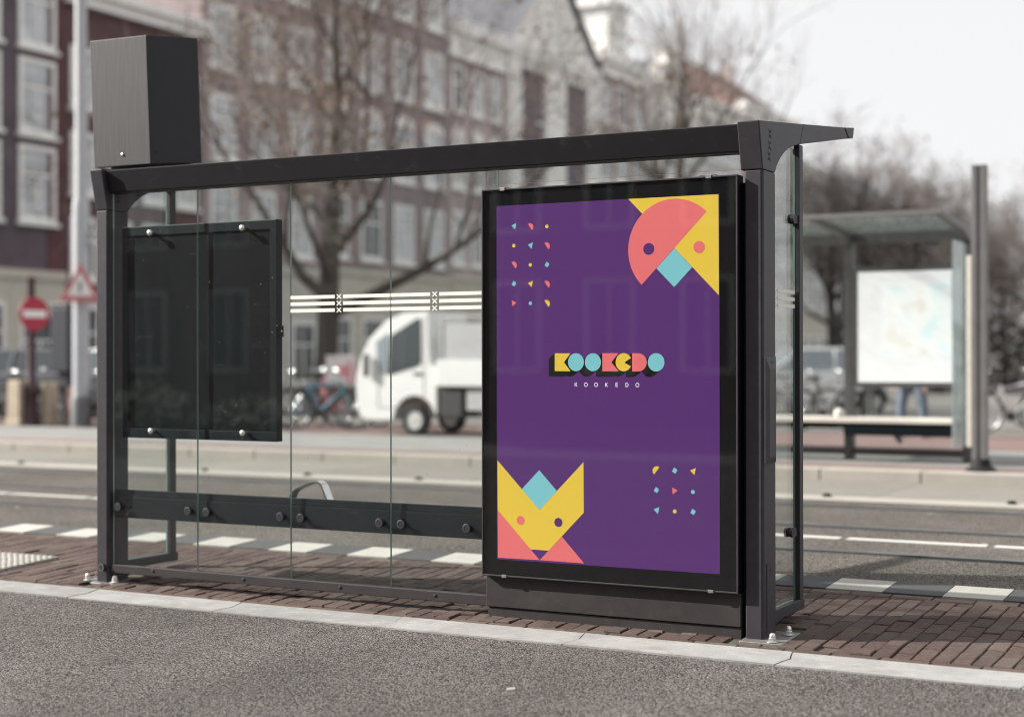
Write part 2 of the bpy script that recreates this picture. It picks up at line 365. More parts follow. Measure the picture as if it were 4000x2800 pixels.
d = Vector((math.cos(R(SUN_AZ))*math.cos(R(SUN_EL)), math.sin(R(SUN_AZ))*math.cos(R(SUN_EL)), -math.sin(R(SUN_EL))))
sun.rotation_euler = d.to_track_quat('-Z', 'Y').to_euler(); sun.location = (-30, -12, 30)
vs = SC.view_settings; vs.view_transform = 'Standard'; vs.look = 'None'; vs.exposure = 1.0; vs.gamma = 1
SC.cycles.filter_width = 1.0; SC.cycles.use_denoising = True; SC.cycles.denoiser = 'OPENIMAGEDENOISE'
SC.cycles.max_bounces = 8; SC.cycles.transparent_max_bounces = 24; SC.cycles.caustics_reflective = False; SC.cycles.caustics_refractive = False
SC.cycles.use_adaptive_sampling = True; SC.cycles.adaptive_threshold = .01

# ------------------------------------------------------------------ ground
S_ = .046; YT = 1.256
def gz(y): return S_*(y - YT)      # the stop's pavement rises gently towards the tram road
def slope_strip(mb, y0, y1, x0, x1, dz=0, m=0, t=.5):
    mb.face([(x0,y0,gz(y0)+dz),(x1,y0,gz(y0)+dz),(x1,y1,gz(y1)+dz),(x0,y1,gz(y1)+dz)], m, t)
XA, XB = -90, 90
b = MB(); b.face([(-900,-900,-.4),(900,-900,-.4),(900,900,-.4),(-900,900,-.4)])
struct(b.build('ground', M['street']))
b = MB(); slope_strip(b, -4.2, -.447, XA, XB); z = gz(-4.2)
b.face([(XA,-14,z),(XB,-14,z),(XB,-4.2,z),(XA,-4.2,z)]); struct(b.build('cycle_path', M['asphalt']))
b = MB(); z = -.29
b.face([(XA,-60,z),(XB,-60,z),(XB,-14,z),(XA,-14,z)]); struct(b.build('canal_quay', M['street']))
# kerb: one-metre concrete blocks with tight, slightly curved joints
b = MB(); rk = random.Random(3)
x = -2.378 - .985*24
jit = lambda: rk.uniform(-.006,.006)
for i in range(60):
    x1 = x + .985
    y0, y1 = -.447, -.205
    # the tongue of each block curves into the next one
    def edge(xx): return [(xx, y0), (xx+.012, y0+.06), (xx+.028, y0+.12), (xx+.012, y0+.175), (xx-.002, y1)]
    L_ = edge(x+.003); Rr = edge(x1-.003)
    dz = rk.uniform(0,.003)
    yo = jit()*.3
    top = [(p[0], p[1]+yo, gz(p[1])+.006+dz) for p in L_] + [(p[0], p[1]+yo, gz(p[1])+.006+dz) for p in Rr[::-1]]
    t = rk.random()
    n = len(top)
    b.face(top[::-1], 0, t)
    for k in range(n):
        p, q = top[k], top[(k+1)%n]
        b.face([p, q, (q[0],q[1],q[2]-.05), (p[0],p[1],p[2]-.05)], 0, t)
    x = x1
struct(b.build('kerb', M['kerb']))
b = MB(); slope_strip(b, -.45, 1.27, XA, XB, -.010); struct(b.build('sand_bed', M['joint']))
# paving clinkers, each one laid by itself
b = MB(); rb = random.Random(11)
def brick(cx, cy, lx, ly, rough):
    t = rb.random()
    if rough > 1: t *= .8
    h = rb.gauss(0, .0013*rough); ax = rb.gauss(0, .008*rough); ay = rb.gauss(0, .008*rough); rz = rb.gauss(0, .006*rough)
    g = .0022; c = .004
    def pt(u, v, dz):
        uu = u*math.cos(rz) - v*math.sin(rz); vv = u*math.sin(rz) + v*math.cos(rz)
        return (cx+uu, cy+vv, gz(cy+vv) + h + u*ax + v*ay + dz)
    hx, hy = lx/2-g, ly/2-g-(.0022 if ly > .15 else 0)
    top = [pt(-hx+c,-hy+c,0), pt(hx-c,-hy+c,0), pt(hx-c,hy-c,0), pt(-hx+c,hy-c,0)]
    mid = [pt(-hx,-hy,-c), pt(hx,-hy,-c), pt(hx,hy,-c), pt(-hx,hy,-c)]
    low = [pt(-hx,-hy,-.04), pt(hx,-hy,-.04), pt(hx,hy,-.04), pt(-hx,hy,-.04)]
    b.raw(top+mid+low, [(0,1,2,3),(0,4,5,1),(1,5,6,2),(2,6,7,3),(3,7,4,0),(4,8,9,5),(5,9,10,6),(6,10,11,7),(7,11,8,4)], 0, t)
plates = [(-2.70,-2.42,-.045,.215), (1.24,1.475,-.065,.215)]
def free(cx, cy):
    return not any(a < cx < c_ and e < cy < f for a, c_, e, f in plates)
x = -9.
while x < 8.5:      # course along the kerb
    brick(x+.105, -.205+.0425, .21, .083, .8); x += .21
x = -9.; k = 0
while x < 8.5:      # bricks laid end-on to the kerb in staggered columns
    y = -.118 + (0 if k % 2 else -.105) + .004*math.sin(k)
    while y < 1.14:
        y0 = max(y, -.118); y1 = min(y+.21, 1.148)
        if y1-y0 > .04:
            cy = (y0+y1)/2
            near = 2.6 if (cy < .35 and -2.9 < x < 1.9) else 1.25
            if -.08 < x < 1.22 and cy > 0: near = 1
            if free(x+.041, cy): brick(x+.0415, cy, .083, y1-y0, near)
        y += .21
    x += .083; k += 1
x = -9.1
while x < 8.5:
    brick(x+.105, 1.201, .21, .104, .9); x += .21
struct(b.build('brick_pavement', M['brick']))
b = MB(); 
for x0, x1 in ((XA, -9.1), (8.5, XB)): slope_strip(b, -.204, 1.254, x0, x1, 0, 0, .5)
struct(b.build('far_brick_pavement', M['brick']))
# chequered edge of white and grey slabs
b = MB(); x = 1.251 - .6*26; i = 0
while x < 12:
    t = rb.random(); dz = rb.uniform(0,.003)
    z0 = gz(1.258)+.004+dz; z1 = gz(1.553)+.006+dz
    b.raw([(x+.003,1.258,z0),(x+.297,1.258,z0),(x+.297,1.553,z1),(x+.003,1.553,z1),(x+.003,1.258,z0-.05),(x+.297,1.258,z0-.05),(x+.297,1.553,z1-.05),(x+.003,1.553,z1-.05)],
          [(0,1,2,3),(0,4,5,1),(1,5,6,2),(2,6,7,3),(3,7,4,0)], i % 2, t)
    x += .3; i += 1
struct(b.build('chequered_paving', [M['tilew'], M['tileg']]))
b = MB(); b.face([(XA,1.25,gz(1.25)-.03),(XB,1.25,gz(1.25)-.03),(XB,1.556,gz(1.25)-.03),(XA,1.556,gz(1.25)-.03)]); struct(b.build('slab_bed', M['joint']))
# studded slabs for the blind, further left
b = MB()
tx0, tx1, ty0, ty1 = -4.83, -3.40, -.05, .52
def tz(y, dz): return gz(y)+dz
for ix in range(4):
    for iy in range(2):
        a0, a1 = tx1-.3*(ix+1)+.002, tx1-.3*ix-.002; c0, c1 = ty1-.285*(iy+1)+.002, ty1-.285*iy-.002
        b.raw([(a0,c0,tz(c0,.012)),(a1,c0,tz(c0,.012)),(a1,c1,tz(c1,.012)),(a0,c1,tz(c1,.012)),(a0,c0,tz(c0,-.03)),(a1,c0,tz(c0,-.03)),(a1,c1,tz(c1,-.03)),(a0,c1,tz(c1,-.03))],
              [(0,1,2,3),(0,4,5,1),(1,5,6,2),(2,6,7,3),(3,7,4,0)], 0, rb.random())
        for jx in range(6):
            for jy in range(6):
                px, py = a0+.025+jx*.049, c0+.024+jy*.047
                b.lathe([(.016,0),(.015,.004),(.009,.007),(.0001,.008)], (px,py,tz(py,.0119)), 'z', 8)
struct(b.build('tactile_paving', M['tilew']))

# tram road
b = MB(); b.face([(XA,1.556,.004),(XB,1.556,.004),(XB,6.22,.004),(XA,6.22,.004)]); struct(b.build('tram_road', M['road']))
def rail(y, lab):
    b = MB()
    b.box(XA, XB, y-.03, y+.03, -.05, .013, 0); b.box(XA, XB, y+.031, y+.066, -.05, .0055, 1); b.box(XA, XB, y+.067, y+.085, -.05, .0115, 0)
    b.box(XA, XB, y-.075, y-.032, -.05, .0062, 1)
    tag(b.build('tram_rail', [M['rail'], M['seal']]), lab, 'rail', 'tram rails in the road')
rail(2.81, 'steel tram rail nearest the chequered edge of the stop')
rail(4.21, 'steel tram rail just beyond the dashed white line')
rail(5.745, 'steel tram rail farthest away, beside the pale concrete strip')
b = MB(); x = .71 - .952*30
for i in range(60):
    b.box(x, x+.905, 3.47, 3.575, 0, .0085); x += .952
struct(b.build('road_marking', M['paint']))
b = MB(); b.box(XA, XB, 6.22, 6.62, -.1, .012); struct(b.build('gutter_strip', M['concl']))
b = MB(); x = -40; 
while x < 40:
    b.box(x+.006, x+1.994, 6.626, 8.42, -.1, .006+rb.uniform(0,.003), 0, rb.random()); x += 2.0
struct(b.build('concrete_slabs', M['conc']))
b = MB(); b.box(XA, XB, 6.6, 8.5, -.12, -.004); struct(b.build('slab_base', M['joint']))
b = MB(); x = -40
while x < 40:
    b.box(x+.004, x+.996, 8.42, 8.70, -.1, .12, 0, rb.random()); x += 1.0
struct(b.build('platform_kerb', M['concl'], bevel=.012))
b = MB(); b.box(XA, XB, 8.705, 9.25, -.1, .118); struct(b.build('platform_edge_paving', M['redpave']))
b = MB(); b.box(XA, XB, 9.25, 12.3, -.1, .119); struct(b.build('platform', M['pave']))
b = MB(); b.face([(XA,12.3,-.02),(XB,12.3,-.02),(XB,14.9,-.02),(XA,14.9,-.02)]); struct(b.build('side_road', M['street']))
b = MB(); b.face([(XA,14.9,-.015),(XB,14.9,-.015),(XB,18.8,-.015),(XA,18.8,-.015)]); struct(b.build('red_cycle_path', M['redpave']))
b = MB(); b.face([(-300,18.8,-.01),(300,18.8,-.01),(300,600,-.01),(-300,600,-.01)]); struct(b.build('street', M['street']))
# small dark studs along the pale gutter
xs = [-9.9, -8.55, -7.2, -5.85, -4.5, -3.0, -.35, 1.2]
b = MB(); b.lathe([(.04,0),(.04,.012),(.03,.026),(.0001,.03)], (0,0,0), 'z', 14)
s0 = b.build('road_stud', M['black'], smooth=True)
tag(s0, 'small dark stud on the pale concrete strip beside the far tram rail', 'road stud', 'dark studs along the concrete strip')
for i, x in enumerate(xs):
    o = s0 if i == 0 else s0.copy()
    if i: COL.objects.link(o)
    o.location = (x, 6.52, .012)

# ------------------------------------------------------------------ the bus shelter
sh = tag(empty('bus_shelter', (-.6, .3, gz(.3))), 'dark grey tram stop shelter with glass back wall and sloping roof in the foreground', 'bus shelter')
SH = Vector(sh.location)
def P(o):                       # keep world coordinates, then hang the part on the shelter
    o.parent = sh; o.matrix_parent_inverse = Matrix.Translation(-SH); return o
def post(x0, x1):
    b = MB(); c = .012; z0 = gz(.08)-.01; z1 = 2.036
    poly = [(x0+.004,0),(x1-c,0),(x1-c*.3,c*.3),(x1,c),(x1,.165),(x0,.165),(x0,.004)]
    b.prism(poly, 'z', z0, z1)
    return P(b.build('post', M['post'], bevel=.003))
PL = (-2.588, -2.503); PR = (1.273, 1.358)
for x0, x1 in (PL, PR):
    post(x0, x1)
    pl = MB(); a, c_, e, f = (x0-.105, x1+.065, -.035, .2) if x0 < 0 else (x0-.01, x1+.105, -.06, .2)
    pl.raw([(a,e,gz(e)+.001),(c_,e,gz(e)+.001),(c_,f,gz(f)+.001),(a,f,gz(f)+.001),(a,e,gz(e)-.012),(c_,e,gz(e)-.012),(c_,f,gz(f)-.012),(a,f,gz(f)-.012)],
           [(0,1,2,3),(0,4,5,1),(1,5,6,2),(2,6,7,3),(3,7,4,0)])
    bp = P(pl.build('base_plate', M['dullsteel'], bevel=.003))
    nuts = [(-2.664,.009),(-2.464,.011)] if x0 < 0 else [(1.409,-.03),(1.428,.135)]
    for nx, ny in nuts:
        z = gz(ny)+.002; b = MB()
        b.lathe([(.026,0),(.026,.003),(.019,.0035)], (nx,ny,z), 'z', 20)
        b.lathe([(.0175,.0035),(.0175,.017),(.0155,.0185)], (nx,ny,z), 'z', 6)
        b.lathe([(.0135,.0185),(.0135,.026),(.0118,.034),(.007,.039),(.0001,.041)], (nx,ny,z), 'z', 18)
        o = b.build('anchor_bolt', M['steel'], smooth=True); o.parent = bp; o.matrix_parent_inverse = Matrix.Identity(4)
# drain pipe stub on the left post, its shaded bore painted as a dark disc
b = MB(); b.tube([(-2.536,.02,.028),(-2.536,-.022,.028)], .019, 20, 0); b.tube([(-2.536,-.0215,.028),(-2.536,-.0225,.028)], .0165, 20, 1)
b.lathe([(.0165,-.0226),(.019,-.0226),(.0195,-.021),(.0195,-.019)], (-2.536,0,.028), 'y', 24, 2, caps=False)
P(b.build('drain_pipe', [M['post'], M['seal'], M['dullsteel']], smooth=True))

# corner brackets: swept arch in each end wall, leaning out at the front
brk = [(-.05,2.25),(.585,2.316),(.525,2.212),(.44,2.194),(.36,2.172),(.29,2.142),(.235,2.108),(.195,2.075),(.172,2.046),(.1655,2.038),(0,2.038)]
arm = [(.588,2.3163),(1.258,2.3885),(1.332,2.340),(.528,2.2125)]
tip = [(1.272,2.390),(1.44,2.41),(1.417,2.351),(1.346,2.342)]
for (x0, x1) in (PL, PR):
    dz = .014 if x0 < 0 else 0
    b = MB(); b.prism([(y, z+(dz if z > 2.2 and y < .6 else 0)) for y, z in brk], 'x', x0-.004 if x0 < 0 else x0-.02, x1)
    o = P(b.build('corner_bracket', M['post'], bevel=.005))
    b = MB(); b.prism(arm, 'x', x0+.002, x1-.001); P(b.build('roof_arm', M['post'], bevel=.003))
    b = MB(); b.prism(tip, 'x', x0, x1); P(b.build('arm_tip', M['post'], bevel=.003))
    xs_ = x1 + .0006
    for zc, yc in ((2.207,.096),(2.154,.09),(2.104,.084)):
        b = MB()
        for sg in (1, -1):
            pts = [(-.026,-.019*sg),(-.012,-.019*sg),(.026,.019*sg),(.012,.019*sg)]
            # dark stroke laid on for a cut-out's shade, split by a little bridge
            for s0_, s1_ in ((0,.4),(.6,1)):
                q = [(pts[0][0]+(pts[3][0]-pts[0][0])*s0_, pts[0][1]+(pts[3][1]-pts[0][1])*s0_),(pts[1][0]+(pts[2][0]-pts[1][0])*s0_, pts[1][1]+(pts[2][1]-pts[1][1])*s0_),
                     (pts[1][0]+(pts[2][0]-pts[1][0])*s1_, pts[1][1]+(pts[2][1]-pts[1][1])*s1_),(pts[0][0]+(pts[3][0]-pts[0][0])*s1_, pts[0][1]+(pts[3][1]-pts[0][1])*s1_)]
                b.prism([(yc+u*.8, zc+v) for u, v in q], 'x', x1-.002, xs_)
        cm = b.build('cross_mark', M['seal']); cm.parent = o; cm.matrix_parent_inverse = Matrix.Identity(4)
# front beam, leaning out a little, and the roof sheet behind it
b = MB(); xa, xb = PL[1]+.0, PR[0]-.022
f = lambda z, l: z + (.014 if l else 0)
fr = [(xa,-.024,2.246+.012),(xb,-.024,2.243),(xb,.008,2.124),(xa,.008,2.124+.012)]
bk = [(xa,.10,2.262+.01),(xb,.10,2.258),(xb,.075,2.118),(xa,.075,2.118+.01)]
b.raw(fr+bk, [(0,3,2,1),(0,1,5,4),(3,7,6,2),(4,5,6,7),(0,4,7,3),(1,2,6,5)])
P(b.build('front_beam', M['beam'], bevel=.004))
b = MB(); b.prism([(1.35,2.398),(1.40,2.403),(1.385,2.362),(1.35,2.360)], 'x', PL[1]+.001, PR[0]-.021)
P(b.build('roof_edge', M['beam'], bevel=.003))
for k in range(3):
    xs0 = PL[1]+.002+k*(PR[0]-PL[1]-.022)/3; xs1 = PL[1]+(k+1)*(PR[0]-PL[1]-.022)/3
    b = MB(); b.prism([(.1215,2.268),(1.348,2.396),(1.348,2.384),(.1215,2.256)], 'x', xs0, xs1); P(b.build('roof_glass', M['roofglass']))

# glass back wall: five panes in a row, with ground edges
GY0, GY1 = .026, .036
def pane(name, x0, x1, z0, z1, y0=GY0, y1=GY1, lit=True):
    b = MB(); e = .0012
    b.box(x0, x1, y0, y1, z0, z1, 0)
    b.m[-6:] = [1, 1, 0, 1, 0, 1]
    return P(b.build(name, [M['glass'], M['edgelit']]))
J = [-2.49, -1.883, -1.256, -.631, -.003]
panes = []
for i in range(4): panes.append(pane('glass_pane', J[i]+.0016, J[i+1]-.0016, .035, 2.14))
pane('glass_pane', -.075, 1.244, 2.046, 2.14)
# printed bands on two panes: three white lines broken by three crosses
def bands(x0, x1, xc, par, y):
    b = MB()
    for za, zb in ((1.511,1.529),(1.476,1.4945),(1.441,1.4595)):
        b.box(x0, xc-.026, y-.0012, y-.0004, za, zb); b.box(xc+.026, x1, y-.0012, y-.0004, za, zb)
        zc = (za+zb)/2
        for k in (1, -1):
            b.prism([(xc-.0155,zc-.0095*k),(xc-.011,zc-.0135*k),(xc+.0155,zc+.0095*k),(xc+.011,zc+.0135*k)], 'y', y-.0012-.0002*(k>0), y-.0004)
    o = b.build('printed_band', M['white']); o.parent = par; o.matrix_parent_inverse = Matrix.Identity(4)
bands(J[2]+.002, J[3]-.002, -.946, panes[2], GY0)
bands(J[3]+.002, -.07, -.3675, panes[3], GY0)
# bottom rail with countersunk bolts
b = MB(); zt = .042
b.raw([(-2.50,.012,-.002),(-.062,.012,-.012),(-.062,.05,-.012),(-2.50,.05,-.002),(-2.50,.012,zt+.002),(-.062,.012,zt-.003),(-.062,.05,zt-.003),(-2.50,.05,zt+.002)],
      [(0,3,2,1),(4,5,6,7),(0,1,5,4),(1,2,6,5),(2,3,7,6),(3,0,4,7)])
br_ = P(b.build('bottom_rail', M['plinth'], bevel=.003))
for x, z in ((-2.187,.026),(-1.557,.02),(-.933,.021),(-.36,.018)):
    b = MB(); b.lathe([(.0085,.012),(.0085,.0095),(.0065,.0085),(.0001,.0083)], (x,0,z), 'y', 14)
    o = b.build('rail_bolt', M['post'], smooth=True); o.parent = br_; o.matrix_parent_inverse = Matrix.Identity(4)
# end walls: bottom rail, upright bar, pane
for (x0, x1) in (PL, PR):
    xm = x1 - .02
    b = MB(); b.box(x0+.012, x1-.004, .166, .60, .0, .05); P(b.build('side_rail', M['post'], bevel=.003))
    b = MB(); b.box(x1-.033, x1-.004, .53, .583, .0505, 2.213); P(b.build('side_upright', M['post'], bevel=.003))
    b = MB(); b.box(x1-.037, x1-.027, .166, .529, .0505, 2.19, 0); b.m[-6:] = [1,1,1,0,1,0]
    sp = P(b.build('side_pane', [M['glass'], M['edge']]))
    b = MB(); yb = x1-.0266
    for za, zb in ((1.5,1.518),(1.4665,1.4845),(1.433,1.451)):
        b.box(yb, yb+.0008, .168, .222, za, zb); b.box(yb, yb+.0008, .272, .527, za, zb)
        zc = (za+zb)/2
        for k in (1,-1):
            b.prism([(.247-.0165,zc-.0095*k),(.247-.0115,zc-.0135*k),(.247+.0165,zc+.0095*k),(.247+.0115,zc+.0135*k)], 'x', yb+.0002*(k>0), yb+.0008+.0002*(k>0))
    o = b.build('printed_band', M['film']); o.parent = sp; o.matrix_parent_inverse = Matrix.Identity(4)
    for zc, yc in ((1.856,.49),(.374,.46)):
        b = MB()
        for xx in (x1-.026, x1-.052):
            b.prism([(yc+.042,zc-.021),(yc-.012,zc-.021),(yc-.026,zc-.012),(yc-.03,zc),(yc-.026,zc+.012),(yc-.012,zc+.021),(yc+.042,zc+.021)], 'x', xx, xx+.014)
        b.lathe([(.005,-.0115),(.005,-.011)], (x1,yc,zc), 'x', 10)
        P(b.build('glass_clamp', M['post'], bevel=.003))
# equipment cover and hatch on the right post, bolts
b = MB(); xo = PR[1]
prof = [(.004,.727),(.142,.727),(.142,1.203),(.004,1.203)]
inn = [(.034,.752),(.118,.752),(.118,1.15),(.034,1.15)]
for (p, xx) in ((prof, xo+.0005), (prof, xo+.010)): b.v += [(xx, y, z) for y, z in p]
b.v += [(xo+.019, y, z) for y, z in inn]
for k in range(4):
    j = (k+1) % 4
    b.f += [(k, j, 4+j, 4+k), (4+k, 4+j, 8+j, 8+k)]; b.m += [0,0]; b.t += [.5,.5]
b.f.append((8,9,10,11)); b.m.append(0); b.t.append(.5)
b.lathe([(.006,.0185),(.006,.0197)], (xo,.075,1.178), 'x', 12, 1)
P(b.build('equipment_cover', [M['post'], M['seal']], bevel=.002))
b = MB(); b.box(xo+.0003, xo+.003, .04, .148, -.036, .272, 0); b.lathe([(.006,.003),(.006,.0042)], (xo,.09,.245), 'x', 12, 1)
P(b.build('service_hatch', [M['post'], M['seal']], bevel=.0015))

# ------------------------------------------------------------------ bench behind the glass
be = tag(empty('bench', (-1.3,.3,gz(.3))), 'long dark bench behind the shelter glass with a bright metal armrest', 'bench')
def Pb(o, par=None):
    o.parent = par or be
    o.matrix_parent_inverse = Matrix.Translation(-Vector(be.location)) if par is None else Matrix.Identity(4)
    return o
b = MB(); b.box(-2.497, -.06, .052, .078, .306, .424); b.box(-2.497, -.06, .055, .08, .4265, .463)
bb = Pb(b.build('backrest', M['caseframe'], bevel=.002))
b = MB(); b.box(-2.45, -.1, .11, .47, .385, .41); Pb(b.build('seat', M['panel'], bevel=.01))
for x in (-2.2, -1.25, -.35):
    b = MB(); b.prism([(.082,.32),(.45,.384),(.082,.384)], 'x', x-.02, x+.02); Pb(b.build('bracket', M['panel']))
for x, z in ((-2.446,.368),(-1.944,.367),(-1.814,.367),(-1.319,.365),(-1.186,.365),(-.695,.363),(-.564,.362),(-.181,.36)):
    b = MB(); b.lathe([(.012,.053),(.012,.004),(.0225,.004),(.0235,.001),(.0235,-.004),(.021,-.0068),(.013,-.0072),(.0125,-.0055),(.006,-.0055),(.0055,-.0072),(.0001,-.0074)], (x,.02,z), 'y', 26)
    Pb(b.build('mounting_bolt', M['post'], smooth=True), bb)
# bent flat-bar armrest
b = MB(); w2 = .03
path = [(.06,.405),(.075,.452),(.12,.50),(.17,.512),(.30,.512),(.335,.50),(.36,.47),(.40,.41)]
path = [(-1.480,.415),(-1.449,.470),(-1.425,.488),(-1.325,.527),(-1.285,.531),(-1.258,.517),(-1.210,.415)]
for i in range(len(path)-1):
    (xa_,za_),(xb_,zb_) = path[i], path[i+1]
    n_ = Vector((-(zb_-za_),0,(xb_-xa_))).normalized()*.006
    v = [(xa_,.33-w2,za_),(xb_,.33-w2,zb_),(xb_,.33+w2,zb_),(xa_,.33+w2,za_)]
    b.raw([(p[0]-n_.x,p[1],p[2]-n_.z) for p in v]+[(p[0]+n_.x,p[1],p[2]+n_.z) for p in v], [(0,3,2,1),(4,5,6,7),(0,1,5,4),(1,2,6,5),(2,3,7,6),(3,0,4,7)])
Pb(b.build('armrest', M['steel'], bevel=.002))

# ------------------------------------------------------------------ timetable case behind the glass
ti = tag(empty('information_case', (-1.9,.08,.757)), 'empty dark information case with four steel studs behind the left panes', 'notice case')
def Pt(o, par=None):
    o.parent = par or ti
    o.matrix_parent_inverse = Matrix.Translation(-Vector(ti.location)) if par is None else Matrix.Identity(4)
    return o
x0, x1, z0, z1 = -2.439, -1.362, .758, 1.941
b = MB(); y0, y1 = .048, .098; t = .052
b.box(x0, x1, y0, y1, z1-t, z1); b.box(x0, x1, y0, y1, z0, z0+t); b.box(x0, x0+.036, y0, y1, z0+t, z1-t); b.box(x1-.045, x1, y0, y1, z0+t, z1-t)
Pt(b.build('frame', M['caseframe'], bevel=.002))
b = MB(); b.box(x0+.037, x1-.046, .056, .095, z0+t+.001, z1-t-.001); Pt(b.build('back_panel', M['panel']))
b = MB(); b.box(x0+.004, x1-.004, y0-.0014, y0-.0004, z1-.0045, z1-.0005); Pt(b.build('top_trim', M['edgelit']))
for x, z in ((-2.211,1.9),(-1.568,1.9),(-2.205,.80),(-1.566,.802)):
    b = MB(); b.lathe([(.008,.047),(.008,.018),(.013,.0165),(.0165,.011),(.0165,.006),(.013,.001),(.007,-.002),(.0001,-.003)], (x,.008,z), 'y', 22)
    Pt(b.build('stud', M['steel'], smooth=True))
b = MB(); b.box(x1+.0005, x1+.019, .05, .085, 1.315, 1.375, 0); b.lathe([(.005,.0192),(.005,.0205)], (x1,.066,1.346), 'x', 10, 1)
Pt(b.build('lock', [M['black'], M['steel']], bevel=.003))

# ------------------------------------------------------------------ metal box on the roof
bx = tag(empty('roof_box', (-2.49,.15,2.30)), 'tall dark brushed metal box standing on the left end of the shelter roof', 'metal box')
b = MB()
v = [(-2.711,.115,2.301),(-2.291,.115,2.298),(-2.291,.56,2.352),(-2.711,.56,2.352),(-2.730,.097,3.028),(-2.307,.097,3.021),(-2.307,.54,3.085),(-2.730,.54,3.09)]
b.raw(v, [(0,3,2,1),(4,5,6,7),(0,1,5,4),(1,2,6,5),(2,3,7,6),(3,0,4,7)]); b.m[-6:] = [1,1,0,1,1,1]
def Px(o): o.parent = bx; o.matrix_parent_inverse = Matrix.Translation(-Vector(bx.location)); return o
Px(b.build('casing', [M['boxm'], M['boxside']], bevel=.003))
b = MB(); b.prism([(.13,2.266),(.54,2.31),(.54,2.346),(.13,2.298)], 'x', -2.60, -2.32); Px(b.build('mounting_foot', M['seal']))
b = MB(); b.lathe([(.0085,.0),(.0085,-.003),(.004,-.0045),(.004,-.0025),(.0001,-.0025)], (-2.497,.1125,2.363), 'y', 16); Px(b.build('rivet', M['steel'], smooth=True))
for y, z in ((.166,2.368),(.535,2.388)):
    b = MB(); b.lathe([(.0075,.0),(.0075,.002),(.0001,.0022)], (-2.2925,y,z), 'x', 14); Px(b.build('rivet', M['seal'], smooth=True))

# ------------------------------------------------------------------ advertising display
ad = tag(empty('advertising_display', (.6,.02,gz(.02))), 'tall black display case with a purple geometric poster reading KOOKEDO', 'advertising case')
def Pa(o, par=None):
    o.parent = par or ad
    o.matrix_parent_inverse = Matrix.Translation(-Vector(ad.location)) if par is None else Matrix.Identity(4)
    return o
x0, x1, z0, z1 = -.067, 1.249, .143, 2.0185
b = MB(); b.box(x0, x1, -.0205, .045, z0, z1); cs = Pa(b.build('case', M['black'], bevel=.003))
b = MB(); e = .0075
for a in ((x0,x1,z1-e,z1),(x0,x1,z0,z0+e),(x0,x0+e,z0+e,z1-e),(x1-e,x1,z0+e,z1-e)):
    b.box(a[0], a[1], -.031, -.0208, a[2], a[3])
Pa(b.build('trim', M['post'], bevel=.0015))
b = MB(); b.box(x0+e+.001, x1-e-.001, -.0300, -.0265, z0+e+.001, z1-e-.001); Pa(b.build('glass_front', M['caseglass']))
for x, z, up in ((.05,z1,1),(1.112,z1,1),(.057,z0,-1),(1.119,z0,-1)):
    b = MB(); b.box(x-.018, x+.018, -.034, -.0315, z-.010*(1 if up>0 else -.1), z+.012 if up>0 else z+.011) if False else b.box(x-.013, x+.013, -.0335, -.0312, z-.011 if up > 0 else z-.004, z+.004 if up > 0 else z+.011)
    b.box(x-.013, x+.013, -.0312, -.01, z+.0008 if up > 0 else z-.004, z+.004 if up > 0 else z-.0008)
    if up > 0: b.box(x-.045, x+.035, -.026, -.012, z+.0042, z+.0062)
    Pa(b.build('clip', M['dullsteel'], bevel=.001))
b = MB(); zg = gz(.02)
b.box(-.063, 1.25, .004, .06, -.012, z0-.002); Pa(b.build('plinth', M['plinth'], bevel=.004))
b = MB(); b.box(-.055, 1.25, .012, .06, zg-.03, -.0145); Pa(b.build('plinth_foot', M['plinth'], bevel=.003))
b = MB(); b.box(.0, 1.262, .0615, .10, zg-.02, 1.99); Pa(b.build('gap_filler', M['seal']))  # dark sheet added to keep the gap beside the post black
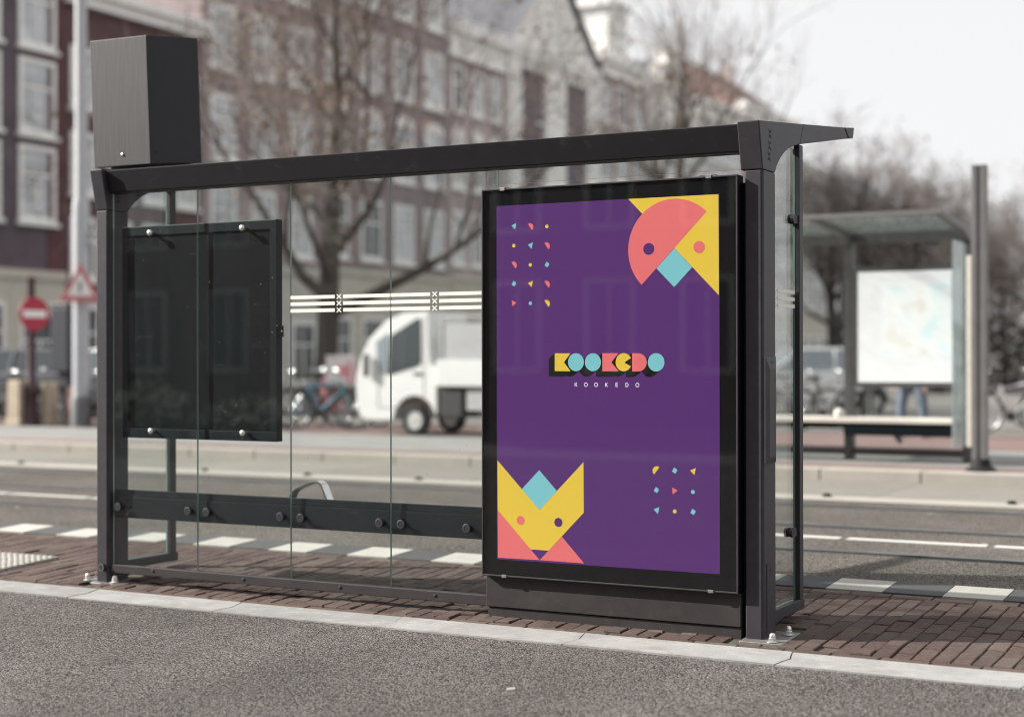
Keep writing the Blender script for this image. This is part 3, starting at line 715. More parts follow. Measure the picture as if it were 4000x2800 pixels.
POSTER = [('yellow',1,[(0.6987,1.7108),(1.1429,1.7094),(1.1448,1.2542)]),
('pink',2,[(1.0861,1.6347),(1.0749,1.645),(1.0631,1.6546),(1.0506,1.6633),(1.0376,1.6712),(1.0241,1.6782),(1.0102,1.6843),(0.9958,1.6894),(0.9812,1.6936),(0.9663,1.6968),(0.9513,1.699),(0.9361,1.7001),(0.9209,1.7003),(0.9057,1.6994),(0.8906,1.6976),(0.8757,1.6947),(0.861,1.6908),(0.8465,1.686),(0.8325,1.6802),(0.8188,1.6735),(0.8056,1.6658),(0.793,1.6574),(0.781,1.6481),(0.7696,1.638),(0.7589,1.6271),(0.749,1.6156),(0.7398,1.6035),(0.7315,1.5907),(0.724,1.5775),(0.7175,1.5637),(0.7119,1.5496),(0.7072,1.5351),(0.7035,1.5204),(0.7008,1.5054),(0.6992,1.4903),(0.6985,1.4751),(0.6989,1.4598),(0.7002,1.4447),(0.7026,1.4297),(0.706,1.4148),(0.7103,1.4003),(0.7156,1.386),(0.7219,1.3721),(0.7291,1.3587),(0.7371,1.3458),(0.746,1.3335),(0.7557,1.3217),(0.7662,1.3107)]),
('purple',3,[(0.8297,1.4753),(0.8294,1.4796),(0.8284,1.4838),(0.8267,1.4878),(0.8244,1.4915),(0.8216,1.4947),(0.8184,1.4975),(0.8147,1.4998),(0.8107,1.5015),(0.8065,1.5025),(0.8022,1.5028),(0.7979,1.5025),(0.7937,1.5015),(0.7897,1.4998),(0.786,1.4975),(0.7828,1.4947),(0.78,1.4915),(0.7777,1.4878),(0.776,1.4838),(0.775,1.4796),(0.7747,1.4753),(0.775,1.471),(0.776,1.4668),(0.7777,1.4628),(0.78,1.4591),(0.7828,1.4559),(0.786,1.4531),(0.7897,1.4508),(0.7937,1.4491),(0.7979,1.4481),(0.8022,1.4478),(0.8065,1.4481),(0.8107,1.4491),(0.8147,1.4508),(0.8184,1.4531),(0.8216,1.4559),(0.8244,1.4591),(0.8267,1.4628),(0.8284,1.4668),(0.8294,1.471)]),
('pink',3,[(1.0772,1.4751),(1.0769,1.4794),(1.0759,1.4836),(1.0742,1.4876),(1.0719,1.4913),(1.0691,1.4945),(1.0659,1.4973),(1.0622,1.4996),(1.0582,1.5013),(1.054,1.5023),(1.0497,1.5026),(1.0454,1.5023),(1.0412,1.5013),(1.0372,1.4996),(1.0335,1.4973),(1.0303,1.4945),(1.0275,1.4913),(1.0252,1.4876),(1.0235,1.4836),(1.0225,1.4794),(1.0222,1.4751),(1.0225,1.4708),(1.0235,1.4666),(1.0252,1.4626),(1.0275,1.4589),(1.0303,1.4557),(1.0335,1.4529),(1.0372,1.4506),(1.0412,1.4489),(1.0454,1.4479),(1.0497,1.4476),(1.054,1.4479),(1.0582,1.4489),(1.0622,1.4506),(1.0659,1.4529),(1.0691,1.4557),(1.0719,1.4589),(1.0742,1.4626),(1.0759,1.4666),(1.0769,1.4708)]),
('cyan',3,[(0.9295,1.4739),(1.016,1.3846),(0.9281,1.296),(0.8405,1.3847)]),
('yellow',1,[(0.0032,0.4796),(0.2325,0.2488),(0.4665,0.4843),(0.4673,0.246),(0.2807,0.0574),(0.1852,0.0578),(0.0042,0.2387)]),
('cyan',2,[(0.2316,0.439),(0.3263,0.343),(0.2325,0.2488),(0.1372,0.3448)]),
('pink',2,[(0.0042,0.2387),(0.1852,0.0578),(0.2339,0.0094),(0.0053,0.0079)]),
('pink',2,[(0.3521,0.1281),(0.4693,0.0082),(0.2339,0.0094),(0.2807,0.0574)]),
('pink',3,[(0.1517,0.1944),(0.1514,0.1978),(0.1506,0.201),(0.1494,0.2042),(0.1476,0.207),(0.1454,0.2096),(0.1428,0.2118),(0.14,0.2136),(0.1368,0.2148),(0.1336,0.2156),(0.1302,0.2159),(0.1268,0.2156),(0.1236,0.2148),(0.1204,0.2136),(0.1176,0.2118),(0.115,0.2096),(0.1128,0.207),(0.111,0.2042),(0.1098,0.201),(0.109,0.1978),(0.1087,0.1944),(0.109,0.191),(0.1098,0.1878),(0.111,0.1846),(0.1128,0.1818),(0.115,0.1792),(0.1176,0.177),(0.1204,0.1752),(0.1236,0.174),(0.1268,0.1732),(0.1302,0.1729),(0.1336,0.1732),(0.1368,0.174),(0.14,0.1752),(0.1428,0.177),(0.1454,0.1792),(0.1476,0.1818),(0.1494,0.1846),(0.1506,0.1878),(0.1514,0.191)]),
('purple',3,[(0.3553,0.1944),(0.355,0.1978),(0.3542,0.201),(0.353,0.2042),(0.3512,0.207),(0.349,0.2096),(0.3464,0.2118),(0.3436,0.2136),(0.3404,0.2148),(0.3372,0.2156),(0.3338,0.2159),(0.3304,0.2156),(0.3272,0.2148),(0.324,0.2136),(0.3212,0.2118),(0.3186,0.2096),(0.3164,0.207),(0.3146,0.2042),(0.3134,0.201),(0.3126,0.1978),(0.3123,0.1944),(0.3126,0.191),(0.3134,0.1878),(0.3146,0.1846),(0.3164,0.1818),(0.3186,0.1792),(0.3212,0.177),(0.324,0.1752),(0.3272,0.174),(0.3304,0.1732),(0.3338,0.1729),(0.3372,0.1732),(0.3404,0.174),(0.3436,0.1752),(0.3464,0.177),(0.349,0.1792),(0.3512,0.1818),(0.353,0.1846),(0.3542,0.1878),(0.355,0.191)]),
('cyan',1,[(0.082,1.6133),(0.1091,1.6242),(0.1024,1.5928)]),
('pink',1,[(0.1719,1.6175),(0.1753,1.6195),(0.1791,1.6206),(0.1831,1.621),(0.187,1.6205),(0.1907,1.6193),(0.1941,1.6172),(0.197,1.6146),(0.1993,1.6113),(0.2009,1.6077),(0.2017,1.6038),(0.2016,1.5999),(0.2007,1.596),(0.1991,1.5924),(0.1967,1.5893),(0.1938,1.5867)]),
('yellow',1,[(0.2832,1.601),(0.2828,1.6038),(0.2815,1.6063),(0.2795,1.6083),(0.277,1.6096),(0.2742,1.61),(0.2714,1.6096),(0.2689,1.6083),(0.2669,1.6063),(0.2656,1.6038),(0.2652,1.601),(0.2656,1.5982),(0.2669,1.5957),(0.2689,1.5937),(0.2714,1.5924),(0.2742,1.592),(0.277,1.5924),(0.2795,1.5937),(0.2815,1.5957),(0.2828,1.5982)]),
('yellow',1,[(0.1041,1.516),(0.1037,1.5188),(0.1024,1.5213),(0.1004,1.5233),(0.0979,1.5246),(0.0951,1.525),(0.0923,1.5246),(0.0898,1.5233),(0.0878,1.5213),(0.0865,1.5188),(0.0861,1.516),(0.0865,1.5132),(0.0878,1.5107),(0.0898,1.5087),(0.0923,1.5074),(0.0951,1.507),(0.0979,1.5074),(0.1004,1.5087),(0.1024,1.5107),(0.1037,1.5132)]),
('cyan',1,[(0.1718,1.5174),(0.1989,1.5284),(0.1922,1.497)]),
('pink',1,[(0.2607,1.5223),(0.2641,1.5243),(0.2679,1.5254),(0.2719,1.5258),(0.2758,1.5253),(0.2795,1.5241),(0.2829,1.522),(0.2858,1.5194),(0.2881,1.5161),(0.2897,1.5125),(0.2905,1.5086),(0.2904,1.5047),(0.2895,1.5008),(0.2879,1.4972),(0.2855,1.4941),(0.2826,1.4915)]),
('pink',1,[(0.0817,1.4363),(0.0851,1.4383),(0.0889,1.4394),(0.0929,1.4398),(0.0968,1.4393),(0.1005,1.4381),(0.1039,1.436),(0.1068,1.4334),(0.1091,1.4301),(0.1107,1.4265),(0.1115,1.4226),(0.1114,1.4187),(0.1105,1.4148),(0.1089,1.4112),(0.1065,1.4081),(0.1036,1.4055)]),
('yellow',1,[(0.1939,1.4207),(0.1935,1.4235),(0.1922,1.426),(0.1902,1.428),(0.1877,1.4293),(0.1849,1.4297),(0.1821,1.4293),(0.1796,1.428),(0.1776,1.426),(0.1763,1.4235),(0.1759,1.4207),(0.1763,1.4179),(0.1776,1.4154),(0.1796,1.4134),(0.1821,1.4121),(0.1849,1.4117),(0.1877,1.4121),(0.1902,1.4134),(0.1922,1.4154),(0.1935,1.4179)]),
('cyan',1,[(0.2725,1.4337),(0.2877,1.4227),(0.2782,1.4061),(0.262,1.4151)]),
('cyan',1,[(0.0934,1.3466),(0.1086,1.3357),(0.0991,1.319),(0.0829,1.328)]),
('yellow',1,[(0.1715,1.3335),(0.1986,1.3444),(0.1919,1.313)]),
('pink',1,[(0.2604,1.3393),(0.2638,1.3413),(0.2676,1.3424),(0.2716,1.3428),(0.2755,1.3423),(0.2792,1.3411),(0.2826,1.339),(0.2855,1.3364),(0.2878,1.3331),(0.2894,1.3295),(0.2902,1.3256),(0.2901,1.3217),(0.2892,1.3178),(0.2876,1.3142),(0.2852,1.3111),(0.2823,1.3085)]),
('pink',1,[(0.0828,1.2541),(0.1094,1.2412),(0.0862,1.2227)]),
('cyan',1,[(0.1937,1.2367),(0.1933,1.2395),(0.192,1.242),(0.19,1.244),(0.1875,1.2453),(0.1847,1.2457),(0.1819,1.2453),(0.1794,1.244),(0.1774,1.242),(0.1761,1.2395),(0.1757,1.2367),(0.1761,1.2339),(0.1774,1.2314),(0.1794,1.2294),(0.1819,1.2281),(0.1847,1.2277),(0.1875,1.2281),(0.19,1.2294),(0.192,1.2314),(0.1933,1.2339)]),
('yellow',1,[(0.2603,1.2478),(0.2637,1.2498),(0.2675,1.2509),(0.2715,1.2513),(0.2754,1.2508),(0.2791,1.2496),(0.2825,1.2475),(0.2854,1.2449),(0.2877,1.2416),(0.2893,1.238),(0.2901,1.2341),(0.29,1.2302),(0.2891,1.2263),(0.2875,1.2227),(0.2851,1.2196),(0.2822,1.217)]),
('yellow',1,[(0.8533,0.4719),(0.8495,0.4742),(0.8454,0.4757),(0.841,0.4763),(0.8366,0.476),(0.8323,0.4748),(0.8284,0.4727),(0.825,0.4698),(0.8223,0.4663),(0.8204,0.4623),(0.8193,0.458),(0.8192,0.4536),(0.8199,0.4492),(0.8216,0.4451),(0.8241,0.4415),(0.8273,0.4384)]),
('cyan',1,[(0.9263,0.4737),(0.9423,0.4622),(0.9323,0.4447),(0.9153,0.4542)]),
('yellow',1,[(1.0038,0.4626),(1.0323,0.4741),(1.0253,0.4411)]),
('cyan',1,[(0.8357,0.3816),(0.8517,0.3701),(0.8417,0.3526),(0.8247,0.3621)]),
('pink',1,[(0.9157,0.3825),(0.9437,0.369),(0.9192,0.3495)]),
('cyan',1,[(1.0271,0.3649),(1.0266,0.3678),(1.0253,0.3705),(1.0232,0.3726),(1.0205,0.3739),(1.0176,0.3744),(1.0147,0.3739),(1.012,0.3726),(1.0099,0.3705),(1.0086,0.3678),(1.0081,0.3649),(1.0086,0.362),(1.0099,0.3593),(1.012,0.3572),(1.0147,0.3559),(1.0176,0.3554),(1.0205,0.3559),(1.0232,0.3572),(1.0253,0.3593),(1.0266,0.362)]),
('cyan',1,[(0.8241,0.2779),(0.8526,0.2894),(0.8456,0.2564)]),
('yellow',1,[(0.9381,0.2728),(0.9376,0.2757),(0.9363,0.2784),(0.9342,0.2805),(0.9315,0.2818),(0.9286,0.2823),(0.9257,0.2818),(0.923,0.2805),(0.9209,0.2784),(0.9196,0.2757),(0.9191,0.2728),(0.9196,0.2699),(0.9209,0.2672),(0.923,0.2651),(0.9257,0.2638),(0.9286,0.2633),(0.9315,0.2638),(0.9342,0.2651),(0.9363,0.2672),(0.9376,0.2699)]),
('cyan',1,[(1.0159,0.2892),(1.0319,0.2777),(1.0219,0.2602),(1.0049,0.2697)]),
('yellow',3,[(0.3159,0.9967),(0.3989,0.9964),(0.3649,0.9537),(0.3995,0.9119),(0.3158,0.9124)]),
('cyan',3,[(0.4698,0.9543),(0.4693,0.9477),(0.4677,0.9412),(0.4652,0.9351),(0.4618,0.9294),(0.4576,0.9244),(0.4526,0.9201),(0.447,0.9166),(0.4409,0.9141),(0.4346,0.9125),(0.428,0.912),(0.4215,0.9125),(0.4151,0.914),(0.409,0.9166),(0.4034,0.92),(0.3984,0.9243),(0.3941,0.9294),(0.3907,0.9351),(0.3882,0.9412),(0.3867,0.9477),(0.3862,0.9543),(0.3867,0.961),(0.3882,0.9675),(0.3908,0.9736),(0.3942,0.9793),(0.3985,0.9843),(0.4035,0.9886),(0.4091,0.9921),(0.4152,0.9946),(0.4216,0.9961),(0.4282,0.9966),(0.4347,0.9961),(0.4411,0.9945),(0.4471,0.992),(0.4527,0.9885),(0.4577,0.9842),(0.4619,0.9791),(0.4653,0.9734),(0.4678,0.9673),(0.4693,0.9609)]),
('cyan',3,[(0.5584,0.9542),(0.5579,0.9476),(0.5564,0.9412),(0.5539,0.9351),(0.5505,0.9295),(0.5462,0.9245),(0.5413,0.9202),(0.5357,0.9168),(0.5297,0.9142),(0.5233,0.9127),(0.5168,0.9121),(0.5103,0.9126),(0.5039,0.9142),(0.4978,0.9167),(0.4923,0.9201),(0.4873,0.9244),(0.483,0.9295),(0.4796,0.9351),(0.4771,0.9412),(0.4756,0.9477),(0.475,0.9543),(0.4756,0.9609),(0.4771,0.9673),(0.4796,0.9734),(0.4831,0.9791),(0.4874,0.9841),(0.4924,0.9884),(0.498,0.9918),(0.504,0.9943),(0.5104,0.9958),(0.5169,0.9963),(0.5234,0.9958),(0.5298,0.9942),(0.5358,0.9917),(0.5414,0.9882),(0.5463,0.9839),(0.5505,0.9789),(0.5539,0.9733),(0.5564,0.9672),(0.5579,0.9608)]),
('pink',3,[(0.5654,0.9965),(0.6485,0.9962),(0.6121,0.9535),(0.6491,0.9118),(0.5656,0.9119)]),
('yellow',3,[(0.6771,0.9525),(0.7116,0.9349),(0.7081,0.9291),(0.7038,0.9239),(0.6987,0.9196),(0.6929,0.9161),(0.6867,0.9136),(0.6802,0.9122),(0.6736,0.9118),(0.667,0.9126),(0.6606,0.9144),(0.6545,0.9173),(0.649,0.9212),(0.6442,0.9259),(0.6402,0.9314),(0.6371,0.9374),(0.6349,0.9439),(0.6339,0.9507),(0.6339,0.9576),(0.635,0.9643),(0.6371,0.9708),(0.6402,0.9769),(0.6443,0.9823),(0.6491,0.987),(0.6546,0.9909),(0.6607,0.9938),(0.6671,0.9956),(0.6737,0.9964),(0.6804,0.996),(0.6869,0.9946),(0.6931,0.9921),(0.6988,0.9886),(0.7039,0.9842),(0.7082,0.979),(0.7117,0.9732)]),
('pink',3,[(0.7179,0.9959),(0.7486,0.9958),(0.7556,0.9952),(0.7625,0.9934),(0.7689,0.9906),(0.7748,0.9868),(0.78,0.982),(0.7843,0.9765),(0.7877,0.9704),(0.7899,0.9637),(0.7911,0.9569),(0.7911,0.9499),(0.7899,0.943),(0.7876,0.9364),(0.7842,0.9302),(0.7799,0.9247),(0.7747,0.92),(0.7688,0.9162),(0.7623,0.9133),(0.7555,0.9116),(0.7485,0.911),(0.7181,0.9113)]),
('cyan',3,[(0.8798,0.9533),(0.8793,0.9467),(0.8778,0.9403),(0.8753,0.9342),(0.8719,0.9286),(0.8677,0.9236),(0.8627,0.9193),(0.8571,0.9158),(0.8511,0.9133),(0.8448,0.9117),(0.8383,0.9112),(0.8317,0.9117),(0.8254,0.9132),(0.8193,0.9158),(0.8138,0.9192),(0.8088,0.9235),(0.8045,0.9285),(0.8011,0.9342),(0.7986,0.9403),(0.7971,0.9468),(0.7966,0.9534),(0.7971,0.96),(0.7986,0.9664),(0.8012,0.9725),(0.8046,0.9782),(0.8089,0.9832),(0.8139,0.9875),(0.8195,0.9909),(0.8255,0.9934),(0.8319,0.995),(0.8384,0.9955),(0.8449,0.9949),(0.8512,0.9934),(0.8573,0.9908),(0.8628,0.9873),(0.8678,0.983),(0.872,0.978),(0.8754,0.9724),(0.8778,0.9663),(0.8793,0.9599)]),
('lilac',2,[(0.6771,0.9525),(0.6849,0.9572),(0.6849,0.9485)])]
LOGO_FIRST = 35
# the printed poster: a sheet with flat printed shapes, given a faint added glow to even out its brightness
PC = {'yellow': (.62,.44,.045), 'pink': (.62,.13,.135), 'cyan': (.155,.44,.48), 'purple': (.068,.0175,.124), 'black': (.003,.003,.003), 'white': (.7,.7,.7), 'lilac': (.2,.07,.36)}
order = ['purple','yellow','pink','cyan','black','white','lilac']
pm = [mat('print ' + k, PC[k], .7, 0, .2, emit=.27) for k in order]
X0, Z0, PW, PH = .0125, .225, 1.147, 1.711
b = MB(); yb = -.0215
b.box(X0, X0+PW, yb, yb+.0007, Z0, Z0+PH, 0)
def shape(col, lay, pts):
    ar = sum(pts[i][0]*pts[(i+1)%len(pts)][1]-pts[(i+1)%len(pts)][0]*pts[i][1] for i in range(len(pts)))
    if ar < 0: pts = pts[::-1]
    y = yb - .00035*lay
    b.face([(X0+min(max(u,0),PW), y, Z0+min(max(v,0),PH)) for u, v in pts], order.index(col))
OFF = (-.0329, -.0257)
for i, (c_, lay, pts) in enumerate(POSTER):
    if LOGO_FIRST <= i < LOGO_FIRST+7:
        n = len(pts); lb = 1
        shape('black', 1, [(u+OFF[0], v+OFF[1]) for u, v in pts])
        for k in range(n):
            a, c2 = pts[k], pts[(k+1)%n]
            q = [a, c2, (c2[0]+OFF[0],c2[1]+OFF[1]), (a[0]+OFF[0],a[1]+OFF[1])]
            shape('black', 1.0 + .02*((k*7+i*3) % 23)/23, q)
    shape(c_, lay, pts)
# small lettering under the logo
H = .0190; T = .0032
def ring(cx, cy, rx, ry, a0=0, a1=2*math.pi, n=28):
    for k in range(n):
        p, q = a0+(a1-a0)*k/n, a0+(a1-a0)*(k+1)/n
        shape('white', 2, [(cx+rx*math.cos(p),cy+ry*math.sin(p)),(cx+rx*math.cos(q),cy+ry*math.sin(q)),(cx+(rx-T)*math.cos(q),cy+(ry-T)*math.sin(q)),(cx+(rx-T)*math.cos(p),cy+(ry-T)*math.sin(p))])
def rc(x0, x1, y0, y1): shape('white', 2, [(x0,y0),(x1,y0),(x1,y1),(x0,y1)])
cy = .8485
for ch, cx in zip('KOOKEDO', (.4275,.4798,.5326,.5862,.6384,.6912,.744)):
    if ch == 'O': ring(cx, cy, .0098, .0103)
    elif ch == 'K':
        rc(cx-.0065, cx-.0065+T, cy-H/2, cy+H/2)
        shape('white', 2, [(cx-.004,cy-.001),(cx+.0035,cy+H/2),(cx+.0075,cy+H/2),(cx-.001,cy-.0015)])
        shape('white', 2.1, [(cx-.0022,cy+.001),(cx+.0038,cy-H/2),(cx+.008,cy-H/2),(cx+.0004,cy+.0028)])
    elif ch == 'E':
        rc(cx-.0055, cx-.0055+T, cy-H/2, cy+H/2)
        for yy in (cy-H/2, cy-T/2, cy+H/2-T): rc(cx-.0023, cx+.0062-(.001 if yy == cy-T/2 else 0), yy, yy+T)
    elif ch == 'D':
        rc(cx-.0075, cx-.0075+T, cy-H/2, cy+H/2); rc(cx-.0043, cx-.001, cy+H/2-T, cy+H/2); rc(cx-.0043, cx-.001, cy-H/2, cy-H/2+T)
        ring(cx-.001, cy, .0090, H/2, -math.pi/2, math.pi/2, 16)
Pa(b.build('poster', pm))

# ------------------------------------------------------------------ canal houses along the far street
FX = -36.0
def plain(n, c, **k): return mat(n, c, **k)
M['frame'] = mat('white window paint', (.88,.87,.84), .6, var=.08, vscale=3)
M['whitew'] = mat('white stucco', (.90,.885,.85), .85, var=.1, vscale=1)
M['stone'] = mat('pale stone', (.58,.55,.50), .85, var=.15, vscale=2)
M['cream'] = mat('cream plaster', (.60,.56,.48), .85, var=.12, vscale=1)
M['doorg'] = mat('dark green paint', (.03,.05,.045), .4)
M['doorm'] = mat('maroon paint', (.10,.022,.028), .4)
M['roofd'] = mat('slate roof', (.10,.105,.12), .7, var=.2, vscale=4)
M['rooft'] = mat('orange roof tiles', (.27,.175,.15), .8, var=.25, vscale=5)
M['roofp'] = mat('pale zinc roof', (.42,.42,.43), .5, var=.15, vscale=2)
def pane_mat(name, col):
    m = mat(name, col, .06, 0, .9, var=.5, vscale=.8); return m
M['nframe'] = mat('grey window paint', (.72,.70,.67), .6)
M['pane_l'] = pane_mat('curtain and sky pane', (.55,.57,.59)); M['pane_d'] = pane_mat('dark pane', (.035,.042,.05))  # pale tones stand for net curtains and painted sky reflection together
M['pane_m'] = pane_mat('half curtain and sky pane', (.26,.28,.30))
WM = {}
def win_mesh(w, h, arched, mull):
    k = (round(w,2), round(h,2), arched, mull)
    if k in WM: return WM[k]
    f = MB(); t = .17; d0, d1 = .0, .07
    f.box(d0, d1, -w/2, -w/2+t, 0, h); f.box(d0, d1, w/2-t, w/2, 0, h); f.box(d0, d1, -w/2+t, w/2-t, 0, t); f.box(d0, d1, -w/2+t, w/2-t, h-t, h)
    f.box(d0, d1-.02, -w/2+t, w/2-t, h*.62-.045, h*.62+.045)
    if mull >= 1: f.box(d0, d1-.022, -.035, .035, t, h*.62-.045)
    if mull >= 2: f.box(d0, d1-.022, -.03, .03, h*.62+.045, h-t)
    f.box(d0, .17, -w/2-.1, w/2+.1, -.14, 0)
    if arched:
        n = 10; a = w/2; r = .38
        poly = [(-a, h)] + [(a*math.cos(math.pi-math.pi*i/n), h+r*math.sin(math.pi*i/n)) for i in range(n+1)] + [(a, h)]
        f.prism(poly, 'x', 0, .06)
    p = MB(); p.box(.0, .018, -w/2+t, w/2-t, t, h-t)
    pm_ = {kk: None for kk in 'ldm'}
    for kk in pm_: pm_[kk] = p.mesh('pane', M['pane_'+kk])
    WM[k] = (f.mesh('window', M['frame']), pm_)
    return WM[k]
rw = random.Random(5)
def add_window(par, y, z, w, h, arched=False, mull=1, light=None, x=FX):
    fm, pm2 = win_mesh(w, h, arched, mull)
    o = bpy.data.objects.new('window', fm); COL.objects.link(o); o.parent = par; o.location = (x+.001-par.location.x, y-par.location.y, z-par.location.z)
    g = bpy.data.objects.new('pane', pm2[light or rw.choice('lllmmd')]); COL.objects.link(g); g.parent = o
def house(y0, y1, H, wallcol, label, nwin, floors, ww, wh, z0=4.6, fh=3.25, arched=(), ground='cream', cornice=.6, roof=None, ridge=3.5, brickw=True, edge=None, group=None, mull=1, corn_mat='frame', light=None, name='canal_house', depth=11, gwin=True, gh=None):
    gh = gh or z0
    h = tag(empty(name, (FX, (y0+y1)/2, 0)), label, 'house', group)
    def Q(o): o.parent = h; o.matrix_parent_inverse = Matrix.Translation(-Vector(h.location)); return o
    wm = wall_mat('facade ' + label[:18], wallcol, brickw)
    b = MB(); b.box(FX-depth, FX, y0+.02, y1-.02, -.3, H); Q(b.build('wall', wm))
    b = MB(); b.box(FX-.2, FX+.12, y0+.05, y1-.05, -.2, gh-.75, 0); b.box(FX-.2, FX+.22, y0+.05, y1-.05, gh-.75, gh-.45, 0)
    Q(b.build('shop_front', M[ground] if isinstance(ground, str) else ground))
    if cornice:
        b = MB(); c = cornice
        b.box(FX-.3, FX+.18, y0+.03, y1-.03, H-c, H-c*.35); b.box(FX-.3, FX+.45, y0+.01, y1-.01, H-c*.35, H+.08); b.box(FX-.3, FX+.3, y0+.03, y1-.03, H-c-.12, H-c)
        Q(b.build('cornice', M[corn_mat]))
    if roof:
        b = MB()
        if roof == 'mansard': b.prism([(FX-.25,H+.02),(FX-1.6,H+ridge),(FX-depth+1.6,H+ridge),(FX-depth+.2,H+.02)], 'y', y0+.05, y1-.05)
        else: b.prism([(FX-.1,H+.05),(FX-depth/2,H+ridge),(FX-depth+.1,H+.05)], 'y', y0+.05, y1-.05)
        rm = {'tiles':'rooft','mansard':'roofd','slate':'roofd','zinc':'roofp'}[roof]
        # 'prism' along y takes (x, z) outlines
        r_ = Q(b.build('roof', M[rm]))
        b = MB(); yc = y1-.9; b.box(FX-depth/2-.5, FX-depth/2+.5, yc-.5, yc+.3, H+ridge-1.2, H+ridge+1.1)
        c_ = b.build('chimney', wm); c_.parent = r_; c_.matrix_parent_inverse = Matrix.Identity(4)
    n = nwin; W = y1-y0
    for fl in range(floors):
        z = z0 + fl*fh
        for i in range(n):
            y = y0 + W*(i+.5)/n
            hh = wh if fl < floors-1 else min(wh, H-cornice-.45-z)
            if hh > .7: add_window(h, y, z, ww, hh, fl in arched, mull, light)
    if gwin:
        for i in range(n):
            y = y0 + W*(i+.5)/n
            fm = MB(); add_window(h, y, .55 if i != n-1 else .25, min(ww*1.1, W/n-.35), 2.65, False, 1, 'd', x=FX+.12)
    if edge:
        b = MB(); b.box(FX-.1, FX+.035, y1-edge[0], y1-.02, gh-.45, H-cornice-.13); Q(b.build('corner_strip', wall_mat('corner strip', edge[1], True)))
    return h, Q
G_ = 'row of canal houses across the street'
house(14.0, 26.3, 15.5, (.15,.115,.13), 'dark purple brick house at the left end of the row, mostly outside the picture', 5, 4, 1.5, 2.45, z0=5.95, fh=2.97, gh=4.75, group=G_, roof='slate')
house(26.3, 33.8, 16.0, (.125,.098,.118), 'dark purple brick house with large white window frames behind the no entry sign', 3, 4, 1.7, 2.6, z0=5.95, fh=2.97, gh=4.75, edge=(.75,(.115,.045,.052)), group=G_, mull=1, roof='slate')
house(33.8, 41.2, 14.3, (.115,.062,.068), 'red brick house with white cornice, half hidden by the roof box and lamp mast', 4, 4, 1.25, 2.2, z0=4.1, fh=3.0, cornice=.45, group=G_)
house(41.2, 49.0, 18.2, (.36,.295,.300), 'tall brown brick house just right of the roof box, behind the bare tree crown', 3, 4, 1.6, 2.6, z0=5.6, fh=3.6, arched=(), group=G_, mull=2, ground='stone', roof='slate')
house(49.0, 60.0, 21.5, (.30,.243,.25), 'tallest brown brick house, with a row of arched windows, left of the open sky', 4, 4, 1.75, 2.75, z0=5.8, fh=3.85, arched=(1,), group=G_, mull=2, ground='cream', roof='slate', ridge=2)
house(60.0, 65.8, 18.2, (.46,.38,.385), 'narrow brown house with a broad white band under its roof', 3, 3, 1.2, 2.7, z0=6., fh=3.85, cornice=1.75, roof='zinc', ridge=.7, group=G_, mull=2, arched=(1,))
# white gabled house
h6, Q6 = house(65.8, 77.0, 17.6, (.46,.41,.43), 'white gabled house with tall pilasters and dark bays, centre of the row', 4, 4, 1.2, 2.3, z0=4.4, fh=3.3, cornice=.5, group=G_, mull=2)
b = MB()
for a, c_ in ((65.9,67.3),(70.1,72.6),(75.4,76.9)): b.box(FX+.02, FX+.32, a, c_, 10.2, 18.0)
b.box(FX+.05, FX+.5, 65.85, 76.95, 17.7, 18.3); Q6(b.build('pilaster', M['whitew']))
b = MB(); b.prism([(65.9,18.3),(71.4,23.2),(76.9,18.3)], 'x', FX-9, FX+.2); Q6(b.build('gable', M['whitew']))
b = MB(); b.raw([(FX+.5,65.5,18.2),(FX+.5,71.4,23.6),(FX-9,71.4,23.6),(FX-9,65.5,18.2)],[(0,1,2,3)]); b.raw([(FX+.5,77.3,18.2),(FX+.5,71.4,23.6),(FX-9,71.4,23.6),(FX-9,77.3,18.2)],[(3,2,1,0)])
Q6(b.build('roof', M['roofd']))
b = MB()
for a, c_ in ((67.3,70.1),(72.6,75.4)): b.box(FX+.01, FX+.1, a, c_, 10.2, 17.6)
Q6(b.build('bay', mat('bay brick', (.17,.14,.165), .9, var=.2, vscale=2)))
h7, Q7 = house(77.0, 84.6, 19.4, (.40,.32,.32), 'brown brick house with a white cornice and roof dormer, just right of the white gable', 3, 4, 1.6, 2.5, z0=5.0, fh=3.5, cornice=1.0, roof='zinc', ridge=3.0, group=G_, mull=2)
b = MB(); b.box(FX-4, FX-.3, 79.5, 82.3, 19.5, 22.8); b.box(FX-4.2, FX-.1, 79.2, 82.6, 22.8, 23.2); Q7(b.build('dormer', M['frame']))
h8, Q8 = house(84.6, 93.2, 16.6, (.72,.69,.64), 'pale cream house with a stepped white gable behind the second bare tree', 3, 3, 1.7, 2.6, z0=5.0, fh=3.6, cornice=.35, group=G_, mull=2, brickw=False)
b = MB()
for k, (w_, h0) in enumerate(((8.2,0),(6.2,1.2),(4.2,2.4),(2.4,3.6))): b.box(FX-.7, FX+.12, 88.9-w_/2, 88.9+w_/2, 16.68+h0, 16.68+h0+1.2); b.box(FX-.75, FX+.25, 88.9-w_/2-.1, 88.9+w_/2+.1, 16.68+h0+1.2, 16.68+h0+1.32)
Q8(b.build('stepped_gable', M['whitew']))
b = MB(); b.prism([(84.8,16.6),(88.9,21.2),(93.0,16.6)], 'x', FX-10.5, FX-.71); Q8(b.build('roof', M['roofd']))
house(93.2, 102.0, 19.2, (.62,.60,.60), 'pale grey house with white cornice, left of the orange roof', 4, 4, 1.5, 2.5, z0=5.0, fh=3.4, cornice=1.1, roof='zinc', ridge=1.2, group=G_, mull=1, brickw=False)
